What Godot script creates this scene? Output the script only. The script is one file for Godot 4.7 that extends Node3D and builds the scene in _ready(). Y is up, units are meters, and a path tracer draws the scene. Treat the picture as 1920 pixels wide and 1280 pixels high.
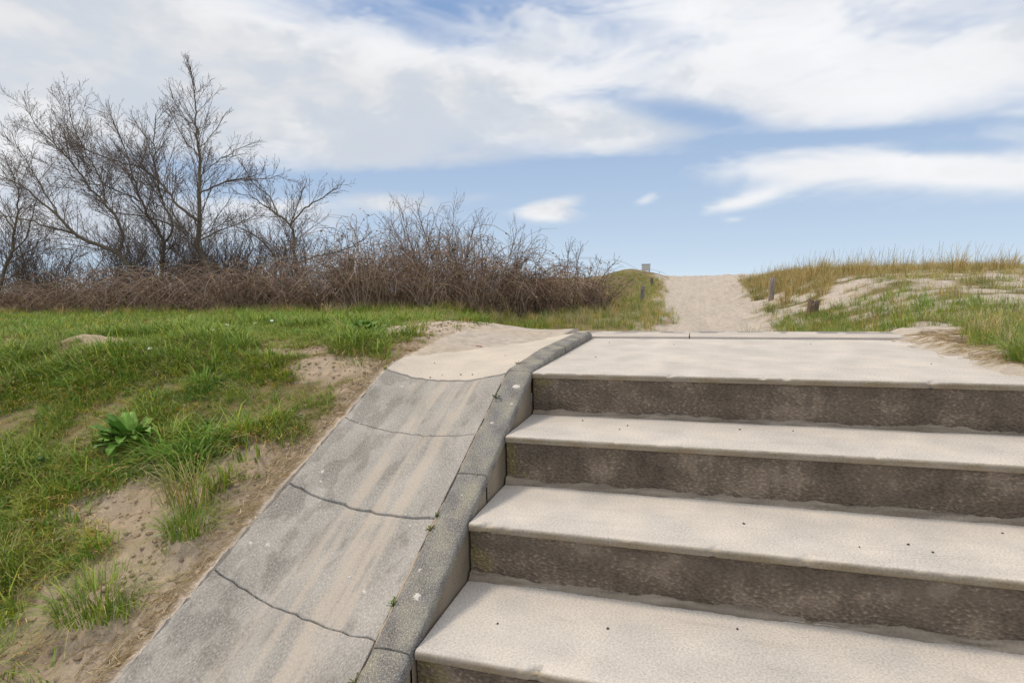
extends Node3D

const STEP_RISE := 0.16
const STEP_GOING := 0.349

var rng := RandomNumberGenerator.new()
var taken := {}
var rough := FastNoiseLite.new()
var broad := FastNoiseLite.new()
var mats := {}


# ---------------------------------------------------------------- mesh helpers
class Shape:
	var v := PackedVector3Array()
	var uv := PackedVector2Array()
	var c := PackedColorArray()
	var ix := PackedInt32Array()
	var origin := Vector3.ZERO

	func tube(pts: PackedVector3Array, r0: float, r1: float, sides: int, col: Color) -> void:
		var count := pts.size()
		var first := v.size()
		var side := Vector3.ZERO
		for i in count:
			var t := (pts[mini(i + 1, count - 1)] - pts[maxi(i - 1, 0)]).normalized()
			if side == Vector3.ZERO:
				side = t.cross(Vector3(0.31, 0.17, 0.94)).normalized()
			side = (side - t * side.dot(t)).normalized()
			var other := t.cross(side)
			var r := lerpf(r0, r1, float(i) / (count - 1))
			for k in sides:
				var a := TAU * k / sides
				v.append(pts[i] + (side * cos(a) + other * sin(a)) * r)
				c.append(col)
				uv.append(Vector2(float(k) / sides, i * 0.25))
		for i in count - 1:
			for k in sides:
				var a := first + i * sides + k
				var b := first + i * sides + (k + 1) % sides
				ix.append_array([a, a + sides, b, b, a + sides, b + sides])

	func blade(at: Vector3, out_dir: Vector3, length: float, width: float, lean: float, col: Color) -> void:
		var across := Vector3(-out_dir.z, 0, out_dir.x) * width * 0.5
		var first := v.size()
		for i in 3:
			var t := i * 0.36
			var p := at + out_dir * (lean * t * t * length) + Vector3.UP * (length * t * (1.0 - 0.42 * lean * t))
			var w := across * (1.0 - 0.32 * i)
			v.append(p - w)
			v.append(p + w)
		v.append(at + out_dir * (lean * length) + Vector3.UP * (length * maxf(0.12, 1.0 - 0.55 * lean)))
		for i in 7:
			c.append(col)
			uv.append(Vector2.ZERO)
		var f := first
		ix.append_array([f, f + 2, f + 1, f + 1, f + 2, f + 3, f + 2, f + 4, f + 3, f + 3, f + 4, f + 5, f + 4, f + 6, f + 5])

	func rows(grid: Array, uvs: Array, cols: Array, up: Vector3) -> void:
		var first := v.size()
		var nr := grid.size()
		var nc: int = grid[0].size()
		for i in nr:
			v.append_array(grid[i])
			if uvs.size():
				uv.append_array(uvs[i])
			else:
				for k in nc:
					uv.append(Vector2.ZERO)
			if cols.size():
				c.append_array(cols[i])
			else:
				for k in nc:
					c.append(Color.WHITE)
		var sum := Vector3.ZERO
		for i in range(0, nr - 1):
			for k in range(0, nc - 1):
				var a: Vector3 = grid[i][k]
				sum += (grid[i][k + 1] - a).cross(grid[i + 1][k] - a)
		var flip := sum.dot(up) < 0.0
		for i in nr - 1:
			for k in nc - 1:
				var a := first + i * nc + k
				if flip:
					ix.append_array([a, a + 1, a + nc, a + 1, a + nc + 1, a + nc])
				else:
					ix.append_array([a, a + nc, a + 1, a + 1, a + nc, a + nc + 1])

	func mesh(material: Material, smooth := true) -> ArrayMesh:
		var arrays := []
		arrays.resize(Mesh.ARRAY_MAX)
		if origin != Vector3.ZERO:
			for i in v.size():
				v[i] -= origin
		if smooth:
			var n := PackedVector3Array()
			n.resize(v.size())
			for i in range(0, ix.size(), 3):
				var a := ix[i]
				var b := ix[i + 1]
				var d := ix[i + 2]
				var face := (v[d] - v[a]).cross(v[b] - v[a])
				n[a] += face
				n[b] += face
				n[d] += face
			for i in n.size():
				n[i] = n[i].normalized() if n[i].length_squared() > 1e-20 else Vector3.UP
			arrays[Mesh.ARRAY_NORMAL] = n
		arrays[Mesh.ARRAY_VERTEX] = v
		arrays[Mesh.ARRAY_COLOR] = c
		arrays[Mesh.ARRAY_TEX_UV] = uv
		arrays[Mesh.ARRAY_INDEX] = ix
		var m := ArrayMesh.new()
		m.add_surface_from_arrays(Mesh.PRIMITIVE_TRIANGLES, arrays)
		m.surface_set_material(0, material)
		return m


func numbered(called: String) -> String:
	taken[called] = taken.get(called, -1) + 1
	return called if taken[called] == 0 else "%s_%03d" % [called, taken[called]]


func tag(o: Node3D, label: String, category := "", group := "", kind := "") -> Node3D:
	if label:
		o.set_meta("label", label)
	if category:
		o.set_meta("category", category)
	if group:
		o.set_meta("group", group)
	if kind:
		o.set_meta("kind", kind)
	return o


func thing(called: String, at := Vector3.ZERO, turn := 0.0) -> Node3D:
	var o := Node3D.new()
	o.name = numbered(called)
	add_child(o)
	o.position = at
	o.rotation.y = turn
	return o


func part(called: String, mesh: Mesh, parent: Node3D, at := Vector3.ZERO) -> MeshInstance3D:
	var o := MeshInstance3D.new()
	o.name = called
	o.mesh = mesh
	parent.add_child(o, true)
	o.position = at
	return o


func single(called: String, mesh: Mesh, at := Vector3.ZERO, turn := 0.0) -> MeshInstance3D:
	var o := MeshInstance3D.new()
	o.name = numbered(called)
	o.mesh = mesh
	add_child(o)
	o.position = at
	o.rotation.y = turn
	return o


func lin(r: float, g: float, b: float) -> Color:
	return Color(r, g, b)


# ---------------------------------------------------------------- textures and materials
func field(w: int, h: int, freq: float, octaves: int, seed_: int, kind := FastNoiseLite.TYPE_SIMPLEX_SMOOTH, seamless := true) -> PackedByteArray:
	var n := FastNoiseLite.new()
	n.noise_type = kind
	n.frequency = freq
	n.fractal_octaves = octaves
	n.seed = seed_
	n.fractal_type = FastNoiseLite.FRACTAL_FBM if octaves > 1 else FastNoiseLite.FRACTAL_NONE
	if kind == FastNoiseLite.TYPE_CELLULAR:
		n.cellular_return_type = FastNoiseLite.RETURN_DISTANCE
	var im: Image = n.get_seamless_image(w, h) if seamless else n.get_image(w, h)
	im.convert(Image.FORMAT_L8)
	return im.get_data()


func stretched(w: int, h: int, sx: int, sy: int, freq: float, octaves: int, seed_: int) -> PackedByteArray:
	var n := FastNoiseLite.new()
	n.noise_type = FastNoiseLite.TYPE_SIMPLEX_SMOOTH
	n.frequency = freq
	n.fractal_octaves = octaves
	n.seed = seed_
	var im: Image = n.get_seamless_image(w / sx, h / sy)
	im.convert(Image.FORMAT_L8)
	im.resize(w, h, Image.INTERPOLATE_CUBIC)
	return im.get_data()


func texture(w: int, h: int, bytes: PackedByteArray, format := Image.FORMAT_RGB8) -> ImageTexture:
	return ImageTexture.create_from_image(Image.create_from_data(w, h, false, format, bytes))


func s8(x: float) -> int:
	return int(clampf(255.0 * (1.055 * pow(maxf(x, 0.0), 1.0 / 2.4) - 0.055), 0, 255))


func mat(called: String, rough_: float, spec := 0.3) -> StandardMaterial3D:
	var m := StandardMaterial3D.new()
	m.resource_name = called
	m.roughness = rough_
	m.metallic_specular = spec
	m.vertex_color_use_as_albedo = true
	mats[called] = m
	return m


func tri(m: StandardMaterial3D, scale: float) -> void:
	m.uv1_triplanar = true
	m.uv1_world_triplanar = true
	m.uv1_scale = Vector3(scale, scale, scale)


func ss(a: float, b: float, x: float) -> float:
	return smoothstep(a, b, x)


func make_materials() -> void:
	# pale cast concrete of the treads, with grains of sand lying on it
	var w := 512
	var low := field(w, w, 0.006, 4, 11)
	var fine := field(w, w, 0.22, 2, 12)
	var dots := field(w, w, 0.09, 1, 13, FastNoiseLite.TYPE_CELLULAR)
	var scuff := stretched(w, w, 8, 1, 0.03, 3, 14)
	var rgb := PackedByteArray()
	rgb.resize(w * w * 3)
	var hi := PackedByteArray()
	hi.resize(w * w)
	for i in w * w:
		var a := low[i] / 255.0
		var f := fine[i] / 255.0
		var k := 0.80 + 0.20 * (a - 0.5) + 0.38 * (f - 0.5)
		var st := ss(0.70, 0.9, scuff[i] / 255.0) * 0.05
		k -= st
		if dots[i] < 20 and (i * 7919) % 11 < 3:
			k *= 0.62
		var warm := 0.35 + 0.9 * (a - 0.5)
		rgb[i * 3] = s8(k)
		rgb[i * 3 + 1] = s8(k * (0.955 - 0.03 * warm))
		rgb[i * 3 + 2] = s8(k * (0.905 - 0.07 * warm))
		hi[i] = int(clampf(128 + 150 * (f - 0.5) + 60 * (a - 0.5), 0, 255))
	var tread := mat("pale_concrete", 0.92, 0.25)
	tread.albedo_texture = texture(w, w, rgb)
	tread.heightmap_enabled = true
	tread.heightmap_texture = texture(w, w, hi, Image.FORMAT_L8)
	tread.heightmap_scale = 0.22
	tri(tread, 1.15)

	# dark weathered stone of the kerb with light aggregate
	low = field(w, w, 0.008, 3, 21)
	fine = field(w, w, 0.16, 2, 22)
	dots = field(w, w, 0.11, 1, 23, FastNoiseLite.TYPE_CELLULAR)
	for i in w * w:
		var a := low[i] / 255.0
		var f := fine[i] / 255.0
		var k := 0.25 + 0.22 * (a - 0.5) + 0.28 * (f - 0.45)
		if f > 0.66:
			k += 0.30 * (f - 0.66) / 0.34 + 0.1
		k = maxf(k, 0.045)
		rgb[i * 3] = s8(k * 1.0)
		rgb[i * 3 + 1] = s8(k * 0.95)
		rgb[i * 3 + 2] = s8(k * (0.885 - 0.10 * ss(0.4, 0.8, a)))
		hi[i] = int(clampf(128 + 230 * (f - 0.5) - (60 if dots[i] < 40 else 0), 0, 255))
	var stone := mat("kerb_stone", 0.9, 0.3)
	stone.albedo_texture = texture(w, w, rgb)
	stone.heightmap_enabled = true
	stone.heightmap_texture = texture(w, w, hi, Image.FORMAT_L8)
	stone.heightmap_scale = 0.35
	tri(stone, 2.6)

	# sandy soil grain, multiplied by the colours of the ground
	low = field(w, w, 0.012, 4, 31)
	fine = field(w, w, 0.13, 3, 32)
	dots = field(w, w, 0.05, 1, 33, FastNoiseLite.TYPE_CELLULAR)
	for i in w * w:
		var a := low[i] / 255.0
		var f := fine[i] / 255.0
		var k := 0.80 + 0.34 * (a - 0.5) + 0.46 * (f - 0.5)
		if dots[i] < 22 and (i * 6007) % 13 < 6:
			k *= 0.7
		rgb[i * 3] = s8(k)
		rgb[i * 3 + 1] = s8(k * 0.99)
		rgb[i * 3 + 2] = s8(k * 0.97)
		hi[i] = int(clampf(128 + 130 * (a - 0.5) + 120 * (f - 0.5), 0, 255))
	var soil := mat("sandy_soil", 0.97, 0.15)
	soil.albedo_texture = texture(w, w, rgb)
	soil.heightmap_enabled = true
	soil.heightmap_texture = texture(w, w, hi, Image.FORMAT_L8)
	soil.heightmap_scale = 0.9
	tri(soil, 2.1)

	# stained risers: rippled skin of the casting, four bands for four risers
	w = 1024
	var h := 512
	low = field(w, h, 0.008, 4, 41)
	var ripple := field(w, h, 0.13, 2, 42)
	var drip := stretched(w, h, 1, 8, 0.05, 3, 43)
	fine = field(w, h, 0.3, 1, 44)
	rgb.resize(w * h * 3)
	hi.resize(w * h)
	for y in h:
		var up := 1.0 - (y % 128) / 128.0
		for x in w:
			var i := y * w + x
			var a := low[i] / 255.0
			var r := ripple[i] / 255.0
			var d := drip[i] / 255.0
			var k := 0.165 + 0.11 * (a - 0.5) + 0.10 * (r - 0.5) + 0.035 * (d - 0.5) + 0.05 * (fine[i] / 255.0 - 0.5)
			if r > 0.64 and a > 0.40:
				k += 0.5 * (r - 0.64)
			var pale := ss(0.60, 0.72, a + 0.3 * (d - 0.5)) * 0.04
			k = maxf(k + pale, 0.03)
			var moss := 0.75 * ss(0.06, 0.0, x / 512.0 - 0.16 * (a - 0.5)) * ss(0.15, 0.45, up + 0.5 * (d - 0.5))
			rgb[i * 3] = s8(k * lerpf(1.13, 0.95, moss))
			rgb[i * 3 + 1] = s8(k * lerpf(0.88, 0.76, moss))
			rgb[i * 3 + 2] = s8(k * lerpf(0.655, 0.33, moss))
			hi[i] = int(clampf(128 + 190 * (r - 0.5) + 50 * (a - 0.5), 0, 255))
	var riser := mat("stained_riser", 0.85, 0.3)
	riser.albedo_texture = texture(w, h, rgb)
	riser.heightmap_enabled = true
	riser.heightmap_texture = texture(w, h, hi, Image.FORMAT_L8)
	riser.heightmap_scale = 0.6

	# ramp slabs: grey concrete with darker weathered margins and tracks of drifted sand
	w = 512
	h = 1024
	low = field(w, h, 0.007, 4, 51)
	fine = field(w, h, 0.2, 2, 52)
	var streak := stretched(w, h, 1, 16, 0.016, 3, 53)
	var edge := field(w, h, 0.011, 5, 54)
	dots = field(w, h, 0.09, 1, 55, FastNoiseLite.TYPE_CELLULAR)
	rgb.resize(w * h * 3)
	hi.resize(w * h)
	for y in h:
		for x in w:
			var i := y * w + x
			var u := x / 512.0
			var a := low[i] / 255.0
			var f := fine[i] / 255.0
			var g := edge[i] / 255.0
			var k := 0.40 + 0.16 * (a - 0.5) + 0.26 * (f - 0.5)
			var dark := ss(0.52, 0.66, g + 0.30 * (u - 0.55) + 0.2 * (f - 0.5))
			dark = minf(dark, 1.0)
			k = lerpf(k, 0.25 + 0.26 * (f - 0.45) + 0.10 * (a - 0.5), dark * 0.65)
			if f > 0.72:
				k += 0.5 * (f - 0.72)
			if dots[i] < 26 and (i * 7727) % 7 < 3:
				k += 0.16
			var sand := ss(0.30, 0.85, streak[i] / 255.0 + 0.5 * (g - 0.5)) * ss(0.10, 0.24, u) * ss(0.80, 0.58, u + 0.2 * (g - 0.5))
			sand *= 0.45 + 0.6 * f
			k = maxf(k, 0.05)
			rgb[i * 3] = s8(lerpf(k, 0.54, sand))
			rgb[i * 3 + 1] = s8(lerpf(k * 0.93, 0.468, sand))
			rgb[i * 3 + 2] = s8(lerpf(k * 0.835, 0.39, sand))
			hi[i] = int(clampf(128 + 200 * (f - 0.5) * (1.0 - 0.6 * sand) + 50 * (a - 0.5), 0, 255))
	var ramp := mat("ramp_concrete", 0.92, 0.25)
	ramp.albedo_texture = texture(w, h, rgb)
	ramp.heightmap_enabled = true
	ramp.heightmap_texture = texture(w, h, hi, Image.FORMAT_L8)
	ramp.heightmap_scale = 0.3
	ramp.texture_repeat = true

	# weathered wood, grain running up the posts
	w = 128
	h = 256
	var grain := stretched(w, h, 1, 16, 0.08, 3, 61)
	rgb.resize(w * h * 3)
	hi.resize(w * h)
	for i in w * h:
		var k := 0.30 + 0.40 * (grain[i] / 255.0 - 0.5)
		k = maxf(k, 0.04)
		rgb[i * 3] = s8(k * 1.04)
		rgb[i * 3 + 1] = s8(k * 0.96)
		rgb[i * 3 + 2] = s8(k * 0.88)
		hi[i] = grain[i]
	var wood := mat("weathered_wood", 0.9, 0.2)
	wood.albedo_texture = texture(w, h, rgb)
	wood.heightmap_enabled = true
	wood.heightmap_texture = texture(w, h, hi, Image.FORMAT_L8)
	wood.heightmap_scale = 0.4

	w = 256
	low = field(w, w, 0.03, 4, 71)
	rgb.resize(w * w * 3)
	hi.resize(w * w)
	for i in w * w:
		var k := 0.72 + 0.55 * (low[i] / 255.0 - 0.5)
		rgb[i * 3] = s8(k)
		rgb[i * 3 + 1] = s8(k)
		rgb[i * 3 + 2] = s8(k * 0.96)
		hi[i] = low[i]
	var bark := mat("bark", 0.92, 0.2)
	bark.albedo_texture = texture(w, w, rgb)
	bark.heightmap_enabled = true
	bark.heightmap_texture = texture(w, w, hi, Image.FORMAT_L8)
	bark.heightmap_scale = 0.5
	tri(bark, 6.0)
	mat("twig", 0.9, 0.2)
	var grass := mat("grass_blade", 0.55, 0.35)
	grass.backlight_enabled = true
	grass.backlight = Color(0.45, 0.45, 0.45)
	var straw := mat("dry_blade", 0.7, 0.25)
	straw.backlight_enabled = true
	straw.backlight = Color(0.3, 0.3, 0.3)
	var leaf := mat("dock_leaf", 0.55, 0.35)
	leaf.backlight_enabled = true
	leaf.backlight = Color(0.4, 0.4, 0.4)
	mat("plain", 0.85, 0.25)
	var water := mat("sea_water", 0.22, 0.5)
	water.albedo_color = Color(0.10, 0.16, 0.20).linear_to_srgb()
	var lichen := mat("lichen", 0.95, 0.15)
	lichen.albedo_texture = mats.pale_concrete.albedo_texture
	tri(lichen, 6.0)


# ---------------------------------------------------------------- sky
func make_sky() -> ImageTexture:
	var w := 2560
	var h := 1280
	var half := h / 2
	var n := FastNoiseLite.new()
	n.noise_type = FastNoiseLite.TYPE_SIMPLEX_SMOOTH
	n.seed = 5
	n.frequency = 0.0058
	n.fractal_octaves = 6
	n.fractal_gain = 0.60
	n.domain_warp_enabled = true
	n.domain_warp_amplitude = 60.0
	n.domain_warp_frequency = 0.006
	n.domain_warp_fractal_octaves = 3
	var im: Image = n.get_seamless_image(w / 4, half)
	im.convert(Image.FORMAT_L8)
	im.resize(w, half, Image.INTERPOLATE_CUBIC)
	var wisps := im.get_data()
	n.seed = 9
	n.frequency = 0.006
	n.domain_warp_amplitude = 30.0
	im = n.get_seamless_image(w / 2, half)
	im.convert(Image.FORMAT_L8)
	im.resize(w, half, Image.INTERPOLATE_CUBIC)
	var body := im.get_data()
	var cover := PackedFloat32Array()
	cover.resize(w * half)
	# banks and gaps of cloud: azimuth from -Z, elevation, half widths in degrees, slant, weight
	for b in [[-50.3, 18.2, 17.8, 7.22, 0, 0.45], [-39.2, 15.3, 12.2, 5.64, 10, 0.35], [-20.8, 15.4, 16.7, 3.79, 9, 0.50], [-30.5, 11.7, 9.9, 1.97, 4, 0.45], [-8.6, 13.0, 6.0, 2.00, 12, 0.25], [6.9, 20.0, 19.4, 2.77, 3, 0.04], [13.2, 13.4, 14.4, 2.6, 6, 0.34], [18.5, 14.9, 8.2, 3.28, 0, 0.15], [11.8, 8.4, 14.6, 1.41, 4, 0.50], [20.5, 6.5, 6.0, 1.20, 8, 0.30], [3.8, 6.5, 4.5, 0.85, -12, 0.62], [-14.1, 6.2, 3.1, 1.01, 4, 0.75], [-12.1, 7.3, 3.0, 0.71, -10, 0.5], [-28.4, 7.4, 5.5, 1.09, 3, 0.66], [-4.6, 7.2, 1.6, 0.7, -20, 0.65], [2.8, 4.9, 1.2, 0.28, 0, 0.40], [-20.1, 7.7, 3.0, 0.51, 0, 0.20], [-7.5, 8.2, 1.0, 0.40, 0, 0.30], [-36.3, 7.0, 4.3, 0.96, 0, 0.35], [-52.4, 5.1, 8.3, 2.49, 0, 0.30], [-22.1, 20.9, 9.6, 1.6, 13, -0.14], [-29.1, 22.4, 7.4, 1.98, 0, -0.15], [-12.9, 19.3, 7.1, 1.31, 6, -0.14], [-1.2, 14.0, 8.3, 1.26, 14, -0.50], [-18.5, 9.6, 16.7, 1.01, -2, -0.50], [10.2, 10.9, 13.4, 0.72, 3, -0.50], [18.8, 9.1, 6.1, 0.65, 6, -0.35], [-7.7, 9.3, 6.0, 2.00, 0, -0.35], [-43.7, 9.2, 7.3, 1.81, 0, -0.45], [-33.4, 9.4, 4.4, 0.78, -5, -0.30], [-5.3, 20.8, 8.9, 1.48, 10, -0.20], [5.7, 16.3, 4.2, 1.86, 10, -0.15]]:
		var reach: float = 1.8 * maxf(b[2], b[3])
		var ca := cos(deg_to_rad(b[4]))
		var sa := sin(deg_to_rad(b[4]))
		for y in range(maxi(0, int((90.0 - b[1] - reach) / 180.0 * h)), mini(half, int((90.0 - b[1] + reach) / 180.0 * h))):
			var el := 90.0 - (y + 0.5) * 180.0 / h
			for k in range(int((b[0] - reach) / 360.0 * w), int((b[0] + reach) / 360.0 * w)):
				var du: float = (k + 0.5) * 360.0 / w - b[0]
				var dv: float = b[1] - el
				var p: float = (du * ca + dv * sa) / b[2]
				var q: float = (dv * ca - du * sa) / b[3]
				var e := p * p + q * q
				if e < 3.2:
					cover[y * w + posmod(k, w)] += b[5] * exp(-1.3 * e)
	var out := PackedFloat32Array()
	out.resize(w * h * 3)
	for y in half:
		var el := 90.0 - (y + 0.5) * 180.0 / h
		var base := 0.13 + 0.36 * ss(3.5, 10.0, el) + 0.17 * ss(10.0, 18.0, el) + 0.22 * ss(20.0, 34.0, el)
		var t := pow(clampf(el / 60.0, 0, 1), 0.58)
		var sky := Color(0.68, 0.81, 0.92).lerp(Color(0.11, 0.25, 0.56), clampf(t * 1.36, 0, 1))
		var soft := ss(1.0, 6.0, el)
		for x in w:
			var i := y * w + x
			var from := y * w + (x + half * 2) % w
			var wi := wisps[from] / 255.0
			var bo := body[from] / 255.0
			var d := base + cover[i] + (1.6 * (wi - 0.5) + 0.35 * (bo - 0.5)) * soft
			var a := ss(0.16, 0.84, d)
			var thick := ss(0.75, 1.35, d + 0.5 * (bo - 0.5))
			var bright := 0.90 - 0.10 * thick - 0.22 * (bo - 0.5) * a
			var grey := ss(0.50, 0.74, bo + 0.35 * (wi - 0.5)) * 0.85
			var r := lerpf(sky.r, lerpf(bright * 0.975, 0.60, grey), a)
			var g := lerpf(sky.g, lerpf(bright * 0.985, 0.66, grey), a)
			var bl := lerpf(sky.b, lerpf(bright * 1.01, 0.75, grey), a)
			out[i * 3] = r
			out[i * 3 + 1] = g
			out[i * 3 + 2] = bl
	for i in range(w * half, w * h):
		out[i * 3] = 0.45
		out[i * 3 + 1] = 0.50
		out[i * 3 + 2] = 0.55
	return ImageTexture.create_from_image(Image.create_from_data(w, h, false, Image.FORMAT_RGBF, out.to_byte_array()))


func set_view() -> void:
	var cam := Camera3D.new()
	cam.name = "camera"
	cam.transform = Transform3D(Basis(Vector3(0.95473, -0.02327, -0.29658), Vector3(-0.00736, 0.99478, -0.10174), Vector3(0.2974, 0.09932, 0.94957)).orthonormalized(), Vector3(0.617, 0.351, 2.211))
	cam.fov = 58.97
	cam.near = 0.05
	cam.far = 9000.0
	add_child(cam)
	cam.current = true
	var env := Environment.new()
	env.background_mode = Environment.BG_SKY
	env.tonemap_mode = Environment.TONE_MAPPER_LINEAR
	env.tonemap_exposure = 1.0
	env.sdfgi_enabled = true
	env.ssao_enabled = true
	env.ssil_enabled = true
	var sky := Sky.new()
	var pan := PanoramaSkyMaterial.new()
	pan.panorama = make_sky()
	sky.sky_material = pan
	env.sky = sky
	var we := WorldEnvironment.new()
	we.name = "world"
	we.environment = env
	add_child(we)
	var sun := DirectionalLight3D.new()
	sun.name = "sun"
	sun.light_energy = 0.62
	sun.light_angular_distance = 11.0
	sun.light_color = Color(1.0, 0.94, 0.85)
	sun.shadow_enabled = true
	add_child(sun)
	var to_sun := Vector3(-0.50, 0.86, -0.14)
	sun.look_at_from_position(to_sun * 10.0, Vector3.ZERO, Vector3.UP)


# ---------------------------------------------------------------- terrain
func softmin(a: float, b: float, k: float) -> float:
	var h := clampf(0.5 + 0.5 * (a - b) / k, 0, 1)
	return lerpf(a, b, h) - k * h * (1.0 - h)


func along(x: float, pts: Array) -> float:
	if x <= pts[0]:
		return pts[1]
	for i in range(2, pts.size(), 2):
		if x <= pts[i]:
			return lerpf(pts[i - 1], pts[i + 1], (x - pts[i - 2]) / (pts[i] - pts[i - 2]))
	return pts[pts.size() - 1]


const BACK := [1.6, 0.0, 1.9, -0.1, 2.4, -0.22, 3.2, -0.25, 5.0, -0.2, 9.0, -0.05, 14.0, 0.14, 18.0, 0.40, 19.5, 0.42, 23.0, -0.1, 35.0, -1.5, 60.0, -3.0]
const DUNE := [-1.0, 0.0, 0.0, 0.02, 1.5, 0.03, 3.0, 0.06, 5.0, 0.2, 9.0, 0.33, 13.0, 0.40, 16.0, 0.42, 19.0, 0.35, 25.0, 0.0, 35.0, -1.5, 60.0, -3.0]
const BARE := [[-1.17, 0.70, 0.30, 0.15], [-0.98, 1.12, 0.28, 0.26], [-2.78, -0.44, 0.26, 0.10], [-1.02, -0.16, 0.20, 0.13], [-0.95, 0.47, 0.15, 0.13], [-0.84, 0.88, 0.12, 0.32], [-1.0, -1.2, 0.42, 0.5], [-1.3, -0.32, 0.3, 0.08]]


func bareness(x: float, z: float) -> float:
	var e := 0.10 * rough.get_noise_2d(x * 9.0, z * 9.0)
	var b := 0.0
	for p in BARE:
		var d: float = sqrt(pow((x - p[0]) / p[2], 2) + pow((z - p[1]) / p[3], 2)) + e * 4.0
		b = maxf(b, ss(1.25, 0.75, d))
	if z > -1.7:
		b = maxf(b, ss(-0.89, -0.79, x + e * 1.3))
	return b


func path_edges(d: float) -> Vector2:
	return Vector2(along(d, [1.7, 0.3, 4.6, 0.24, 9.0, -0.05, 17.0, -0.55, 20.0, -0.7]), along(d, [1.7, 1.55, 4.6, 1.3, 9.0, 1.4, 17.0, 1.6, 20.0, 1.7]))


func height(x: float, z: float) -> float:
	var d := -z
	var n1 := rough.get_noise_2d(x * 2.2, z * 2.2)
	var n2 := rough.get_noise_2d(x * 11.0 + 50.0, z * 11.0)
	var q := -0.078 - 0.41 * z
	var bank := softmin(q, 0.04 - 0.012 * maxf(0.0, d - 2.0), 0.08)
	bank = maxf(bank, -1.3)
	bank += 0.022 * n1 * ss(-0.72, -0.95, x) + 0.009 * n2
	bank += 0.05 * exp(-pow((x + 2.78) / 0.25, 2) - pow((z + 0.44) / 0.12, 2))
	if d < 1.72:
		if x > 1.56 and d < 0.03:
			return minf(-0.45, -0.45 - 0.46 * z)
		if x > 1.56:
			return along(d, DUNE) + 0.015 * ss(1.60, 2.1, x + 0.06 * n1) - 0.03 * ss(1.72, 1.60, x + 0.05 * n1 + 0.02 * n2) - 0.05 * ss(0.16, 0.04, d) + 0.012 * n2
		if x > -0.105:
			return minf(-0.45, -0.45 - 0.46 * z)
		if x > -0.692:
			if d < 0.0:
				return bank - 0.2
			var s := (-0.098 - x) / 0.605
			var slab := surface_of_ramp(clampf(s, 0, 1), z)
			var start := lerpf(0.95, 0.12, clampf(s, 0, 1)) + 0.12 * n1
			return slab - 0.016 + 0.05 * ss(start, start + 0.9, d) * (0.35 + s) + 0.006 * n2
		var lift := 0.035 * ss(0.2, 1.0, d) * ss(-1.9, -1.0, x)
		var foot := ss(-0.84, -0.715, x)
		var crumbly := (0.012 * rough.get_noise_2d(x * 30.0, z * 30.0) + 0.006 * rough.get_noise_2d(x * 90.0, z * 90.0)) * bareness(x, z)
		return lerpf(bank, surface_of_ramp(1.0, z) - 0.004 + 0.006 * n1 + 0.004 * n2, foot) + lift + crumbly + 0.02 * foot * ss(0.25, 1.0, d)
	var back := along(d, BACK) + 0.26 * exp(-pow((x + 1.6) / 0.8, 2) - pow((d - 17.5) / 2.5, 2))
	var e := path_edges(d) + Vector2(0.45, 0.5) * rough.get_noise_2d(x * 1.5, z * 1.7)
	var on_path := ss(e.x - 0.25, e.x + 0.1, x) * ss(e.y + 0.3, e.y - 0.1, x)
	back += (0.035 * rough.get_noise_2d(x * 8.0, z * 5.0) + 0.05 * rough.get_noise_2d(x * 3.0, z * 1.6)) * on_path + 0.03 * n1 * (1.0 - on_path)
	back -= 0.05 * on_path * ss(3.0, 6.0, d)
	back += 0.07 * exp(-pow((x + 1.8) / 0.35, 2) - pow((d - 6.6) / 0.25, 2))
	var hill := along(d, DUNE) + 0.02 * n1 + 0.02 * n2 + 0.03 * rough.get_noise_2d(x * 0.9, z * 0.9)
	var w := maxf(ss(1.2 + 0.02 * d, 2.9, x), ss(1.58, 1.85, x) * ss(3.4, 1.8, d))
	var r := lerpf(back, hill, w)
	var wl := ss(-0.6 - 0.25 * (d - 1.7), -1.6 - 0.3 * (d - 1.7), x)
	var lift2 := 0.035 * ss(-1.9, -1.0, x) * ss(2.6, 1.7, d)
	return lerpf(r, bank + lift2, wl)


func hedge_line(x: float) -> float:
	return along(x, [-12.0, -4.6, -9.9, -4.4, -6.9, -4.0, -5.3, -4.1, -3.4, -4.2, -2.3, -4.6, -2.0, -5.4, -0.9, -6.6])


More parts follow.
